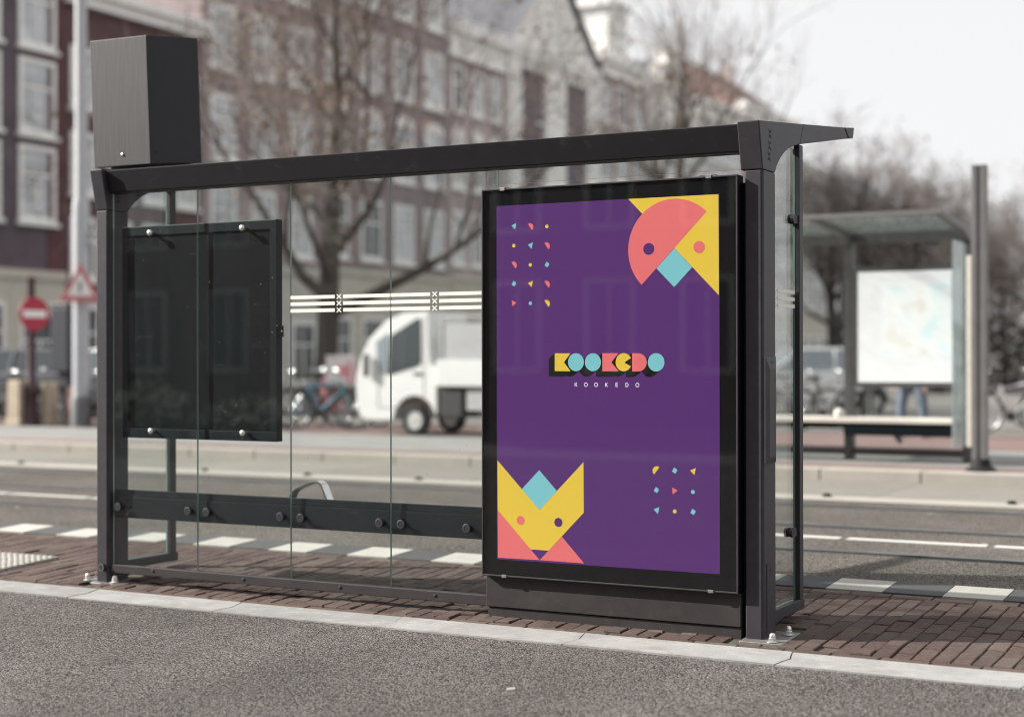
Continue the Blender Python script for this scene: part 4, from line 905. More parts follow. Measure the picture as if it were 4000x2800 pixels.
house(102.0, 114.8, 20.2, (.50,.44,.43), 'house with an orange tiled roof and a dark chimney', 5, 4, 1.3, 2.4, z0=5.0, fh=3.5, cornice=1.0, roof='tiles', ridge=4, group=G_, mull=1)
house(114.8, 127.8, 17.0, (.58,.56,.54), 'white plastered house past the orange roof, seen above the shelter arm', 5, 3, 1.5, 3.0, z0=5.5, fh=3.9, cornice=.9, roof='slate', ridge=3, group=G_, brickw=False, light='m')
house(127.8, 156.0, 13.5, (.62,.60,.57), 'long white house seen through the right end wall of the shelter', 8, 2, 2.0, 3.4, z0=5.2, fh=4.1, cornice=.8, group=G_, brickw=False, light='m')
house(156.0, 214.0, 13.0, (.42,.37,.36), 'far brown terrace behind the second shelter', 14, 2, 1.8, 3.0, z0=5.0, fh=4.0, cornice=.8, roof='slate', ridge=3, group=G_)
# houses on the photographer's side of the road, seen only as dim reflections in the glass
def near_house(x0, x1, H, col, label, nw):
    YB = -26.
    h = tag(empty('canal_house', ((x0+x1)/2, YB, -.29)), label, 'house', 'houses behind the viewer')
    def Q(o): o.parent = h; o.matrix_parent_inverse = Matrix.Translation(-Vector(h.location)); return o
    b = MB(); b.box(x0, x1, YB-9, YB, -.3, H); Q(b.build('wall', mat('near facade', col, .9, var=.2, vscale=1)))
    b = MB(); b.box(x0, x1, YB, YB+.4, H-.6, H); Q(b.build('cornice', M['nframe']))
    for fl in range(4):
        for i in range(nw):
            xc = x0+(x1-x0)*(i+.5)/nw; z = .9+fl*3.3
            f = MB(); w_, hh, t = 1.3, 2.2, .13
            f.box(xc-w_/2, xc-w_/2+t, YB, YB+.07, z, z+hh); f.box(xc+w_/2-t, xc+w_/2, YB, YB+.07, z, z+hh); f.box(xc-w_/2+t, xc+w_/2-t, YB, YB+.07, z, z+t); f.box(xc-w_/2+t, xc+w_/2-t, YB, YB+.07, z+hh-t, z+hh); f.box(xc-.04, xc+.04, YB, YB+.05, z+t, z+hh-t)
            fo = Q(f.build('window', M['nframe']))
            g = MB(); g.box(xc-w_/2+t, xc+w_/2-t, YB, YB+.02, z+t, z+hh-t); go = g.build('pane', M['pane_d']); go.parent = fo; go.matrix_parent_inverse = Matrix.Identity(4)
near_house(-34, -24, 15.5, (.22,.15,.14), 'brown brick house standing behind the viewer, far left', 4)
near_house(-24, -15, 14, (.30,.22,.19), 'lighter brown house standing behind the viewer', 3)
near_house(-15, -3, 16, (.18,.12,.12), 'dark brick house standing behind the viewer', 5)
near_house(-3, 10, 14.5, (.26,.19,.17), 'brown house standing straight behind the viewer', 5)
near_house(10, 24, 15.5, (.20,.14,.13), 'dark brown house standing behind the viewer, far right', 5)

# pale flowering shrubs behind the viewer, seen in the dark panel's glass
M['leaf'] = mat('shrub leaves', (.10,.13,.07), .8, var=.4, vscale=6); M['bloom'] = mat('pale blossom', (.75,.78,.66), .7, var=.1, vscale=6)
for i, (x_, y_, h_, lb) in enumerate(((-12.9,-12,1.15,'pale flowering shrub behind the viewer, the tallest of three'),(-11.2,-12.3,.95,'pale flowering shrub behind the viewer, the middle one'),(-14.3,-11.8,.8,'pale flowering shrub behind the viewer, the lowest of three'))):
    sb = tag(empty('flowering_shrub', (x_,y_,-.25)), lb, 'shrub'); rs = random.Random(40+i); f = MB(); g = MB()
    for k in range(900):
        a_ = rs.uniform(0,6.28); r_ = .75*rs.random()**.5; z_ = h_*rs.random()*(1-.4*(r_/.75)**2); p = Vector((r_*math.cos(a_), r_*math.sin(a_), z_)); s_ = .06
        top = z_ > h_*.72*(1-.4*(r_/.75)**2)
        q = [p+Vector((rs.gauss(0,s_),rs.gauss(0,s_),rs.gauss(0,s_))) for _ in range(3)]
        (g if top and rs.random() < .8 else f).raw(q, [(0,1,2)], 0)
    f.build('foliage', M['leaf'], sb); g.build('blossom', M['bloom'], sb)

# ------------------------------------------------------------------ bare trees
M['bark'] = mat('bark', (.085,.072,.062), .95, var=.35, vscale=9, bump=.8, bscale=25)
M['twig'] = mat('twigs', (.20,.17,.155), .95, var=.25, vscale=3)
M['bud'] = mat('dry seed clusters', (.24,.165,.115), .95, var=.3, vscale=5)
M['darkbud'] = mat('dark twig clusters', (.20,.17,.165), .95, var=.3, vscale=5)
def tree_parts(seed, H, r0, limbs, spread=1., nl=5, twigs=1., buds=0, lean=0):
    rt = random.Random(seed); tr = MB(); cr = MB(); tips = []
    def grow(p, d_, L, r, lev):
        n = 3 if lev >= 2 else 5
        pts = [p.copy()]; rad = [r]; q = p.copy(); dd = d_.copy()
        for i in range(n):
            dd = (dd + Vector((rt.gauss(0,.13), rt.gauss(0,.13), rt.gauss(.04,.09)))).normalized()
            q = q + dd*L/n; pts.append(q.copy()); rad.append(max(r*(1-.62*(i+1)/n), .0065))
        sides = 7 if lev == 0 else (5 if lev == 1 else 3)
        cr.tube(pts, rad, sides, 0 if lev < 2 else 1, caps=False)
        if lev >= nl or L < .25: tips.append(q); return
        k = int((2 if lev < 1 else 3) + rt.random()*2*twigs)
        for j in range(k):
            i = rt.randint(max(1, n-3), n) if lev == 0 else rt.randint(1, n)
            a = pts[i]; ang = rt.uniform(.35, .95); ph = rt.uniform(0, 6.28)
            u = dd.orthogonal().normalized(); v = dd.cross(u)
            nd = (dd*math.cos(ang) + (u*math.cos(ph)+v*math.sin(ph))*math.sin(ang)*spread + Vector((0,0,.12))).normalized()
            grow(a, nd, L*rt.uniform(.55,.8), rad[i]*rt.uniform(.5,.75), lev+1)
        grow(q, dd, L*.7, rad[-1], lev+1)
    pts = []; N = 9
    for i in range(N+1):
        t = i/N; pts.append(Vector((lean*t + .10*math.sin(t*5+seed), .10*math.cos(t*4+seed), H*t)))
    rad = [r0*(1.35 if i == 0 else 1)*(1-.86*(i/N)**1.1) for i in range(N+1)]
    tr.tube(pts, rad, 12, 0)
    for (hz, az, el, L, rr) in limbs:
        i = hz/H*N; k = int(i); p = pts[k].lerp(pts[min(k+1,N)], i-k)
        d_ = Vector((math.cos(az)*math.cos(el), math.sin(az)*math.cos(el), math.sin(el)))
        grow(p, d_, L, rr, 0)
    grow(pts[-1], Vector((0,0,1)), H*.22, rad[-1], 1)
    if buds:
        for p in tips:
            if rt.random() < buds:
                for _ in range(4):
                    c_ = p + Vector((rt.gauss(0,.16), rt.gauss(0,.16), rt.gauss(0,.14))); s_ = rt.uniform(.02,.05)
                    vs_ = [c_+Vector((rt.gauss(0,s_), rt.gauss(0,s_), rt.gauss(0,s_))) for _ in range(4)]
                    cr.raw(vs_, [(0,1,2),(0,2,3),(0,3,1)], 2)
    return tr, cr
def limbs_for(seed, H, n, r0, lo=.17, el=(.5,.95)):
    rl = random.Random(seed*3+1); out = []
    for i in range(n):
        t = lo + (.9-lo)*i/n; az = i*2.4 + rl.uniform(-.4,.4)
        out.append((H*t, az, rl.uniform(*el), H*(.42-.22*t)*rl.uniform(.85,1.15), r0*(.55-.38*t)))
    return out
def tree(seed, loc, H, r0, limbs, label, group, bud='bud', **k):
    t = tag(empty('bare_tree', loc), label, 'tree', group)
    tr, cr = tree_parts(seed, H, r0, limbs, **k)
    a = tr.build('trunk', M['bark'], t, smooth=True); c_ = cr.build('crown', [M['bark'], M['twig'], M[bud]], t)
    return t
GT = 'bare street trees along the far road'
l1 = [(2.3, .15, .42, 4.6, .17), (2.7, 3.4, .75, 4.4, .15), (3.1, -1.2, .55, 3.4, .11), (3.8, .9, .75, 3.6, .12), (4.4, 2.9, .85, 4, .12), (5.2, -.3, .7, 3.8, .10), (6.0, 2.0, .8, 3.5, .09), (6.9, 3.9, .85, 3.2, .08), (7.8, .5, .8, 3, .07), (8.8, -1.5, .8, 2.6, .06), (9.6, 2.6, .9, 2.3, .05)]
t1 = tree(4, (-18.5,25,0), 11.5, .31, l1, 'large bare brown tree behind the glass left of the poster, rising above the shelter', GT, spread=1.1, nl=4, twigs=1.05, buds=.45)
t2 = tree(9, (-18.5,47.4,0), 12.0, .42, limbs_for(9, 12.0, 10, .36, .36, (.75,1.15)), 'bare grey tree against white gables, above the poster', GT, 'darkbud', nl=3, twigs=1.3, buds=.1, spread=.9)
t3 = tree(13, (-18.3,66,0), 8.6, .20, limbs_for(13, 8.6, 8, .18, .3, (.8,1.15)), 'bare tree with thin upright branches above the tip of the shelter roof', GT, 'darkbud', nl=3, twigs=.6, buds=.0)
def tcopy(src, loc, rz, s, label):
    c_ = copy_tree(src); c_.location = loc; c_.rotation_euler = (0,0,rz); c_.scale = (s,)*3; c_['label'] = label; return c_
t4 = tree(21, (-17.0,62,0), 6.8, .22, limbs_for(21, 6.8, 12, .22, .28, (.35,.95)), 'dense bare tree just right of the shelter end wall, over the second shelter roof', GT, 'darkbud', nl=4, twigs=.85, buds=.12, spread=1.15)
t4.scale = (1.25,)*3
tcopy(t4, (-15.0,61,0), 2.1, 1.12, 'dense bare tree over the left half of the second shelter roof')
tcopy(t4, (-13.4,62,0), 4.0, 1.12, 'dense bare tree over the middle of the second shelter roof')
tcopy(t4, (-11.9,60,0), 5.3, .96, 'bare tree over the right part of the second shelter roof, left of the tall pole')
tcopy(t4, (-9.2,60,0), .8, .80, 'low bare tree right of the tall pole')
tcopy(t4, (-7.6,58,0), 3.0, .92, 'low bare tree cut by the right edge of the picture')
tcopy(t3, (-19.4,71,0), 2.0, .92, 'slender bare tree with long thin branches, right of the shelter roof tip')
# clipped hedges under the trees: foliage nobody could count leaf by leaf
M['hedge'] = mat('winter hedge', (.060,.056,.054), .95, var=.5, vscale=2.5)
def hedge(x0, x1, y, h, label, seed):
    rh = random.Random(seed); b = MB()
    for i in range(int((x1-x0)*420)):
        xx = rh.uniform(x0, x1); top = h*(.72+.28*math.sin(xx*1.7+seed)*math.sin(xx*.6+1)); zz = top*rh.random()**.7; yy = y + rh.gauss(0,.7)
        s_ = rh.uniform(.05,.14); p = Vector((xx,yy,zz))
        vs_ = [p+Vector((rh.gauss(0,s_),rh.gauss(0,s_),rh.gauss(0,s_))) for _ in range(3)]
        b.raw(vs_, [(0,1,2)], 0)
    tag(b.build('hedge', M['hedge']), label, 'hedge')
hedge(-14, 0.5, 52, 3.4, 'dark leafless hedge behind the second shelter', 2)
hedge(2.2, 17, 50, 3.4, 'dark leafless hedge at the right edge of the picture', 6)

# ------------------------------------------------------------------ second shelter across the tracks
M['frost'] = glass_mat('roof glass', (.70,.77,.77), .35, base=.05, hazecol=(.62,.67,.67))
PZ = .119
s2 = tag(empty('bus_shelter', (-1.6,9.5,PZ)), 'second grey shelter across the tracks, with pale glass roof and a bright map', 'bus shelter')
def P2(o, par=None):
    o.parent = par or s2; o.matrix_parent_inverse = Matrix.Translation(-Vector(s2.location)) if par is None else Matrix.Identity(4); return o
M['grey'] = mat('grey shelter metal', (.135,.130,.132), .5, 0, .5, var=.15, vscale=6)
YB2, YF2 = 10.0, 8.74
for x in (-4.6, -1.165, .10):
    b = MB(); b.box(x-.045, x+.045, YB2-.05, YB2+.1, PZ-.01, 2.50); P2(b.build('post', M['grey'], bevel=.008))
    b = MB(); b.prism([(YB2+.1,2.50),(YB2-.05,2.42),(YB2-.35,2.52),(YF2-.04,2.60),(YF2-.04,2.65),(YB2+.1,2.585)], 'x', x-.04, x+.04); P2(b.build('roof_arm', M['grey'], bevel=.004))
b = MB(); b.box(-4.7, .145, YB2+.0, YB2+.11, 2.46, 2.56); P2(b.build('rear_beam', M['grey'], bevel=.005))
b = MB(); b.box(-4.7, .15, YF2-.09, YF2-.03, 2.605, 2.655); P2(b.build('roof_edge', M['grey'], bevel=.005))
for xa, xb in ((-4.56,-1.21),(-1.12,.055)):
    b = MB(); b.prism([(YB2,2.568),(YF2-.03,2.625),(YF2-.03,2.64),(YB2,2.582)], 'x', xa, xb); P2(b.build('roof_glass', M['frost']))
    b = MB(); b.box(xa, xb, YB2+.02, YB2+.03, .25, 2.455); P2(b.build('back_pane', M['glass']))
    b = MB(); b.box(xa, xb, YB2-.02, YB2+.06, PZ+.05, PZ+.13); P2(b.build('bottom_rail', M['grey'], bevel=.004))
# end wall on the right
b = MB(); b.box(.095, .107, YF2+.55, YB2-.06, .3, 2.40); P2(b.build('end_pane', M['frost']))
# tall pole of the stop, standing at the platform edge
pole = tag(empty('stop_pole', (.49,8.74,PZ)), 'tall grey stop pole at the right end of the second shelter', 'stop pole')
b = MB(); b.box(.415, .47, 8.70, 8.80, PZ, 3.07); b.box(.472, .555, 8.71, 8.79, PZ, 3.07); o = b.build('mast', [M['grey']], bevel=.006); o.parent = pole; o.matrix_parent_inverse = Matrix.Translation(-Vector(pole.location))
b = MB(); b.lathe([(.15,0),(.15,.02),(.10,.05),(.085,.12)], (.49,8.75,PZ), 'z', 16); o = b.build('foot', M['seal'], smooth=True); o.parent = pole; o.matrix_parent_inverse = Matrix.Translation(-Vector(pole.location))
b = MB(); b.box(.36, .408, 8.73, 8.79, .35, 2.2); o = b.build('side_panel', M['stone'], bevel=.004); o.parent = pole; o.matrix_parent_inverse = Matrix.Translation(-Vector(pole.location))
# the map in the second shelter
def map_mat():
    m = bpy.data.materials.new('city map'); m.use_nodes = True; nt = m.node_tree; N = nt.nodes; L = nt.links; bb_ = N['Principled BSDF']
    tc = N.new('ShaderNodeTexCoord'); n1 = N.new('ShaderNodeTexNoise'); n1.inputs['Scale'].default_value = 3.2; n1.inputs['Detail'].default_value = 3; L.new(tc.outputs['Object'], n1.inputs['Vector'])
    cr = N.new('ShaderNodeValToRGB'); L.new(n1.outputs[0], cr.inputs[0]); e = cr.color_ramp.elements
    e[0].position = .36; e[0].color = (.72,.85,.86,1); e[1].position = .64; e[1].color = (.80,.76,.70,1)
    for p_, c_ in ((.45,(.86,.88,.86,1)),(.55,(.88,.88,.86,1))): k = e.new(p_); k.color = c_
    L.new(cr.outputs[0], bb_.inputs['Base Color']); L.new(cr.outputs[0], bb_.inputs['Emission Color']); bb_.inputs['Emission Strength'].default_value = .25; bb_.inputs['Roughness'].default_value = .35
    return m
M['map'] = map_mat(); M['paper'] = mat('map paper', (.82,.82,.82), .4, emit=.25)
mb = tag(empty('map_case', (-.5,9.96,.92)), 'bright white city map in a grey frame hanging in the second shelter', 'map')
def Pm(o): o.parent = mb; o.matrix_parent_inverse = Matrix.Translation(-Vector(mb.location)); return o
b = MB(); xa, xb, za, zb = -1.10, .095, .90, 2.19
b.box(xa, xb, 9.93, 9.99, za, zb); Pm(b.build('frame', M['grey'], bevel=.006))
b = MB(); b.box(xa+.055, xb-.045, 9.922, 9.929, za+.055, zb-.055); Pm(b.build('paper', M['paper']))
b = MB(); b.box(xa+.33, xb-.06, 9.917, 9.9215, za+.34, zb-.18); Pm(b.build('map_sheet', M['map']))
# bench of the second shelter
b2 = tag(empty('bench', (-1.2,9.8,PZ)), 'dark bench with a pale top in the second shelter', 'bench')
def Pn(o): o.parent = b2; o.matrix_parent_inverse = Matrix.Translation(-Vector(b2.location)); return o
b = MB(); b.box(-4.4, .04, 9.55, 9.97, .53, .585); Pn(b.build('seat', M['stone'], bevel=.01))
b = MB(); b.box(-1.10, .04, 9.57, 9.95, .40, .528); b.box(-4.4,-1.2,9.60,9.95,.47,.528); Pn(b.build('apron', M['panel'], bevel=.006))
for x in (-3.9, -2.2, -.6):
    b = MB(); b.prism([(9.97,.30),(9.97,.43),(9.62,.43)], 'x', x-.015, x+.015); Pn(b.build('bracket', M['grey']))
b = MB(); b.lathe([(.0001,.0),(.05,.005),(.065,.03),(.06,.06),(.04,.085),(.0001,.095)], (-1.17,9.66,.585), 'z', 16); Pn(b.build('end_knob', M['stone'], smooth=True))

# ------------------------------------------------------------------ vehicles
M['vwhite'] = mat('white vehicle paint', (.78,.78,.77), .3, 0, .5, coat=.6, var=.05, vscale=3)
M['vdark'] = mat('dark vehicle paint', (.025,.032,.036), .25, 0, .5, coat=.8)
M['vgrey'] = mat('grey vehicle paint', (.10,.105,.12), .3, .2, .5, coat=.5)
M['vsilver'] = mat('silver vehicle paint', (.42,.44,.48), .3, .4, .5, coat=.6)
M['tyre'] = mat('tyre rubber', (.018,.018,.019), .85)
M['rim'] = mat('wheel rim', (.66,.66,.65), .4, .5, .5)
M['vglass'] = mat('vehicle glass', (.035,.045,.05), .05, 0, .9)
M['vglassl'] = mat('glass with painted reflection', (.25,.29,.32), .08, 0, .9)  # reflection painted in as a paler base colour
M['plastic'] = mat('dark plastic', (.035,.035,.037), .6)
M['redl'] = mat('red lamp', (.55,.03,.04), .25)
M['pinkl'] = mat('pink lamp', (.70,.20,.36), .3)
M['yplate'] = mat('yellow plate', (.75,.58,.03), .5)
M['brownload'] = mat('brown branches', (.12,.07,.05), .95, var=.4, vscale=9)
M['greymesh'] = mat('grey cage panel', (.42,.42,.43), .6, var=.1, vscale=3)
def wheel(par, c, r, w, side=1, rimr=.62):
    """side: which way the rim faces along y"""
    b = MB(); b.lathe([(r*.62,-w/2),(r*.9,-w/2),(r,-w*.32),(r,w*.32),(r*.9,w/2),(r*.62,w/2)], (0,0,0), 'y', 28, caps=False)
    o = b.build('wheel', M['tyre'], par, smooth=True, loc=c)
    b = MB(); s_ = -side
    b.lathe([(r*.665,-w*.5*side*.98),(r*rimr,-w*.42*side),(r*.5,-w*.30*side),(r*.22,-w*.34*side),(r*.16,-w*.46*side),(.0001,-w*.47*side)], (0,0,0), 'y', 28, caps=False)
    b.lathe([(r*.66,-w*.4),(r*.66,w*.4)], (0,0,0), 'y', 20)
    b.build('rim', M['rim'], o, smooth=True)
    return o
tk = tag(empty('utility_truck', (-10.92,14.9,-.015)), 'small white utility truck with a dark box under its bed, behind the shelter glass', 'truck')
# built with x=0 at the nose, pointing towards -X
def tp(name, b, m, par=None, **k): return b.build(name, m, par or tk, **k)
wd = 1.25
side = [(0.02,.42),(.0,.72),(-.0,.95),(.10,1.28),(.26,1.58),(.60,1.87),(.95,1.985),(1.33,2.0),(1.36,1.1),(1.36,.48),(1.50,.48),(1.5,.40),(1.46,.40)]
arch = [(1.14+.40*math.cos(a), .24+.40*math.sin(a)) for a in [math.pi*i/12 for i in range(13)]]
body = [(.02,.42),(.0,.72),(.0,.95),(.09,1.26),(.25,1.56),(.60,1.87),(.95,1.985),(1.40,2.0),(1.43,1.15),(1.56,1.1),(1.56,.35)] + arch[1:-1] + [(.72,.24),(.26,.235),(.10,.27)]
b = MB(); b.prism(body, 'y', 0, wd); tp('cab', b, M['vwhite'], bevel=.035, seg=3)
b = MB(); b.prism([(.68,1.62),(1.20,1.90),(1.255,1.88),(1.26,1.18),(1.18,1.12),(.64,.98),(.66,1.3)], 'y', -.012, .004); tp('side_window', b, M['vglass'], bevel=.004)
b = MB(); b.prism([(.40,1.53),(.63,1.66),(.62,.99),(.47,1.0),(.41,1.25)], 'y', -.010, .004); tp('quarter_window', b, M['vglassl'], bevel=.004)
b = MB()
for (xa,za),(xb,zb) in (((.065,1.22),(.235,1.545)),):
    b.raw([(xa-.02,.12,za),(xa-.02,wd-.12,za),(xb-.02,wd-.16,zb),(xb-.02,.16,zb),(xa+.03,.12,za),(xa+.03,wd-.12,za),(xb+.03,wd-.16,zb),(xb+.03,.16,zb)], [(0,1,2,3),(4,7,6,5),(0,4,5,1),(1,5,6,2),(2,6,7,3),(3,7,4,0)])
tp('windscreen', b, M['vglass'])
b = MB()
for p_ in (((.44,.0,.44),(.44,.0,1.52)),((1.32,.0,.62),(1.32,.0,1.93)),((.44,.0,.44),(.78,.0,.44))): b.tube(p_, .006, 5)
tp('door_seam', b, M['plastic'])
b = MB(); b.box(1.12,1.28,-.02,-.001,.98,1.02); tp('door_handle', b, M['plastic'], bevel=.008)
b = MB(); b.box(-.012,.004,.40,.85,.40,.50); tp('number_plate', b, M['yplate'])
b = MB(); b.box(.20,.28,-.10,-.03,.95,1.32); tp('mirror', b, M['plastic'], bevel=.02)
b = MB(); b.lathe([(.09,0),(.08,-.02),(.0001,-.03)], (.0,.25,.66), 'x', 16); b.lathe([(.09,0),(.08,-.02),(.0001,-.03)], (.0,wd-.25,.66), 'x', 16); tp('headlight', b, M['steel'], smooth=True)
b = MB(); b.box(1.57,3.75,-.03,wd+.03,.80,.865); b.box(1.57,3.75,-.03,.0,.866,1.22); b.box(1.57,3.75,wd,wd+.03,.866,1.22); b.box(1.57,1.60,.001,wd-.001,.866,1.22); b.box(3.72,3.75,.001,wd-.001,.866,1.22)
bed = tp('bed', b, M['vwhite'], bevel=.008)
b = MB(); 
for xa in (1.62,2.62,3.66): b.box(xa,xa+.05,.0,.04,1.222,1.93)
b.box(1.62,3.71,.005,.045,1.90,1.94); b.box(1.68,3.65,.012,.03,1.225,1.80); tp('cage', b, M['greymesh'])
b = MB(); rl = random.Random(8)
for i in range(500):
    p = Vector((1.9+1.5*rl.random(), .25+.8*rl.random(), 1.2+.5*rl.random()*(1-abs(rl.random()-.5)))); dd = Vector((rl.gauss(0,.22),rl.gauss(0,.1),rl.gauss(.05,.1)))
    b.tube([p, p+dd], [.012,.005], 3, caps=False)
ld = tag(b.build('brush_load', M['brownload']), 'heap of brown branches in the bed of the white truck', 'branches'); ld.location = tk.location
b = MB(); b.lathe([(.16,0),(.16,.2),(.12,.25),(.0001,.26)], (2.62,.3,1.94), 'z', 18); tp('beacon', b, M['vwhite'], smooth=True)
b = MB(); b.box(1.62,2.02,.02,.55,.30,.74); tp('battery_box', b, M['plastic'], bevel=.02)
b = MB(); b.box(1.5,3.7,.3,wd-.3,.55,.79); b.box(2.1,3.65,.03,.1,.42,.76); tp('chassis', b, M['greymesh'])
for x in (1.14, 3.1):
    for y, sd in ((.055, 1),(wd-.055,-1)): wheel(tk, (x,y,.25), .25, .17, sd, .68)

def make_car(label, paint, glass, group, plate=None, tail='redl'):
    c = tag(empty('parked_car'), label, 'car', group)
    L_, W_ = 4.1, 1.7
    low = [(0,.35),(-.02,.62),(.06,.80),(.95,.95),(1.1,.96),(3.75,.98),(4.02,.90),(4.1,.62),(4.06,.33)]
    def archp(xc): return [(xc+.36*math.cos(a), .30+.36*math.sin(a)) for a in [math.pi*i/10 for i in range(11)]]
    bottom = [(3.9,.22)] + archp(3.3) + archp(.8) + [(.1,.22)]
    b = MB(); b.prism(low+bottom, 'y', 0, W_); b.build('body', paint, c, bevel=.05, seg=3)
    lo = [(.98,.955),(3.98,.94)]; up = [(1.75,1.44),(3.25,1.46)]
    b = MB()
    v = [(.98,.06,.955),(3.98,.06,.94),(3.98,W_-.06,.94),(.98,W_-.06,.955),(1.75,.2,1.44),(3.45,.2,1.45),(3.45,W_-.2,1.45),(1.75,W_-.2,1.44)]
    b.raw(v, [(4,5,6,7),(0,1,5,4),(1,2,6,5),(2,3,7,6),(3,0,4,7)]); cab = b.build('cabin_glass', glass, c, bevel=.03)
    b = MB(); b.raw([(1.70,.19,1.435),(3.48,.19,1.445),(3.48,W_-.19,1.445),(1.70,W_-.19,1.435),(1.85,.24,1.485),(3.35,.24,1.495),(3.35,W_-.24,1.495),(1.85,W_-.24,1.485)], [(0,3,2,1),(4,5,6,7),(0,1,5,4),(1,2,6,5),(2,3,7,6),(3,0,4,7)])
    for xl, xu in ((.99,1.75),(2.45,2.5),(3.95,3.44)):
        for yl, yu in ((.055,.195),(W_-.055,W_-.195)):
            b.tube([(xl,yl,.95),(xu,yu,1.45)], .035, 6)
    b.build('roof', paint, c, bevel=.02)
    for x in (.8, 3.3):
        for y, sd in ((.10,1),(W_-.10,-1)): wheel(c, (x,y,.30), .30, .19, sd, .66)
    for y in (.22, W_-.22):
        b = MB(); b.lathe([(.11,0),(.10,-.03),(.0001,-.045)], (.02,y,.70), 'x', 14); b.build('headlight', M['steel'], c, smooth=True)
        b = MB(); b.box(4.03,4.10,y-.12,y+.12,.70,.86); b.build('tail_light', M[tail], c, bevel=.02)
    b = MB(); b.box(4.08,4.12,W_/2-.26,W_/2+.26,.45,.56); b.box(-.035,0,W_/2-.26,W_/2+.26,.40,.51); b.build('number_plate', M['yplate'], c)
    return c
GC = 'parked cars beyond the road'
c1 = make_car('grey parked car cut by the left edge of the picture', M['vgrey'], M['vglass'], GC); c1.location = (-24.3,17.4,-.01); c1.rotation_euler = (0,0,R(8))
c2 = make_car('dark parked car with a yellow number plate beside the lamp mast', M['vdark'], M['vglass'], GC); c2.location = (-21.9,18.3,-.01); c2.rotation_euler = (0,0,R(-6))
def car_copy(src, loc, rz, label, paint=None, tail=None):
    c_ = copy_tree(src); c_.location = loc; c_.rotation_euler = (0,0,rz); c_['label'] = label
    if tail:
        for ch in [o for o in COL.objects if o.parent == c_]:
            if ch.name.startswith('tail_light'):
                ch.data = ch.data.copy(); ch.data.materials[0] = M[tail]
    return c_
car_copy(c2, (-16.2,23.2,-.01), R(4), 'dark parked car behind the row of bicycles, left of the truck')
cw = make_car('white parked car behind the bicycle at the right edge', M['vwhite'], M['vglassl'], GC); cw.location = (-1.0,21.8,-.01); cw.rotation_euler = (0,0,R(10))
car_copy(c2, (-.9,26.5,-.01), R(0), 'dark parked car with a pink tail lamp behind the white car', tail='pinkl')
car_copy(cw, (-8.4,25.5,-.01), R(35), 'white parked car seen through the right end wall of the shelter')

# ------------------------------------------------------------------ bicycles
M['spoke'] = mat('bare spokes', (.45,.45,.46), .35, .8)
M['saddle'] = mat('saddle leather', (.03,.024,.02), .6)
def make_bike(label, paint, group):
    c = tag(empty('bicycle'), label, 'bicycle', group); r = .345
    for x in (0, 1.08):
        b = MB(); n = 28
        b.tube([(r*math.cos(2*math.pi*i/n), 0, r*math.sin(2*math.pi*i/n)) for i in range(n)], .019, 6, 0, closed=True)
        b.tube([((r-.026)*math.cos(2*math.pi*i/n), 0, (r-.026)*math.sin(2*math.pi*i/n)) for i in range(n)], .009, 4, 1, closed=True)
        for i in range(18):
            a = 2*math.pi*i/18; b.tube([(.02*math.cos(a+1), .02*(-1)**i, .02*math.sin(a+1)), ((r-.03)*math.cos(a), 0, (r-.03)*math.sin(a))], .0018, 3, 1, caps=False)
        b.tube([(0,-.045,0),(0,.045,0)], .022, 8, 1)
        b.build('wheel', [M['tyre'], M['spoke']], c, loc=(x,0,r))
    b = MB(); BB = (.46,0,.29); ST = (.29,0,.80); HD = (.86,0,.86); HL = (.90,0,.70)
    for p, q, rr in ((BB,ST,.017),(BB,HL,.019),((.31,0,.74),HD,.017),(HD,(.905,0,.62),.02)): b.tube([p,q], rr, 8)
    for s_ in (-1,1):
        b.tube([BB,(0,s_*.05,r)], .009, 6); b.tube([(.31,0,.72),(0,s_*.05,r)], .009, 6); b.tube([(.905,s_*.02,.66),(.95,s_*.05,.5),(1.08,s_*.05,r)], .011, 6)
    b.build('frame', paint, c, smooth=True)
    b = MB(); b.tube([(.86,0,.86),(.83,0,1.0)], .013, 8); b.tube([(.62,-.30,1.03),(.72,-.28,1.04),(.84,-.10,1.02),(.84,.10,1.02),(.72,.28,1.04),(.62,.30,1.03)], .012, 8); b.build('handlebar', M['spoke'], c, smooth=True)
    b = MB(); b.tube([ST,(.265,0,.89)], .012, 8)
    b.prism([(.12,-.09),(.12,.09),(.30,.045),(.40,.018),(.40,-.018),(.30,-.045)], 'z', .89, .935); b.build('saddle', M['saddle'], c, bevel=.012)
    b = MB(); n = 12
    for x0_, a0, a1 in ((0, .35, 2.7),(1.08, .5, 2.6)):
        pts = [(x0_+(r+.035)*math.cos(a0+(a1-a0)*i/n), (r+.035)*math.sin(a0+(a1-a0)*i/n)+r) for i in range(n+1)]
        for i in range(n):
            (xa,za),(xb,zb) = pts[i], pts[i+1]; b.face([(xa,-.028,za),(xb,-.028,zb),(xb,.028,zb),(xa,.028,za)])
    b.build('mudguard', M['plastic'], c)
    b = MB(); b.box(-.28,.22,-.06,-.05,.735,.745); b.box(-.28,.22,.05,.06,.735,.745); b.box(-.28,-.27,-.05,.05,.735,.745); b.box(-.03,-.02,-.05,.05,.735,.745); b.box(.21,.22,-.05,.05,.735,.745)
    for s_ in (-1,1): b.tube([(-.2,s_*.055,.735),(0,s_*.055,r)], .005, 5)
    b.build('carrier', M['spoke'], c)
    b = MB(); b.lathe([(.085,-.008),(.085,.008)], (.46,-.05,.29), 'y', 20); b.tube([(.46,-.06,.29),(.58,-.065,.17)], .009, 6); b.tube([(.46,.06,.29),(.34,.065,.41)], .009, 6); b.box(.53,.63,-.16,-.07,.155,.18); b.box(.29,.39,.07,.16,.40,.425); b.build('crank', M['plastic'], c)
    return c
GB = 'parked city bicycles'
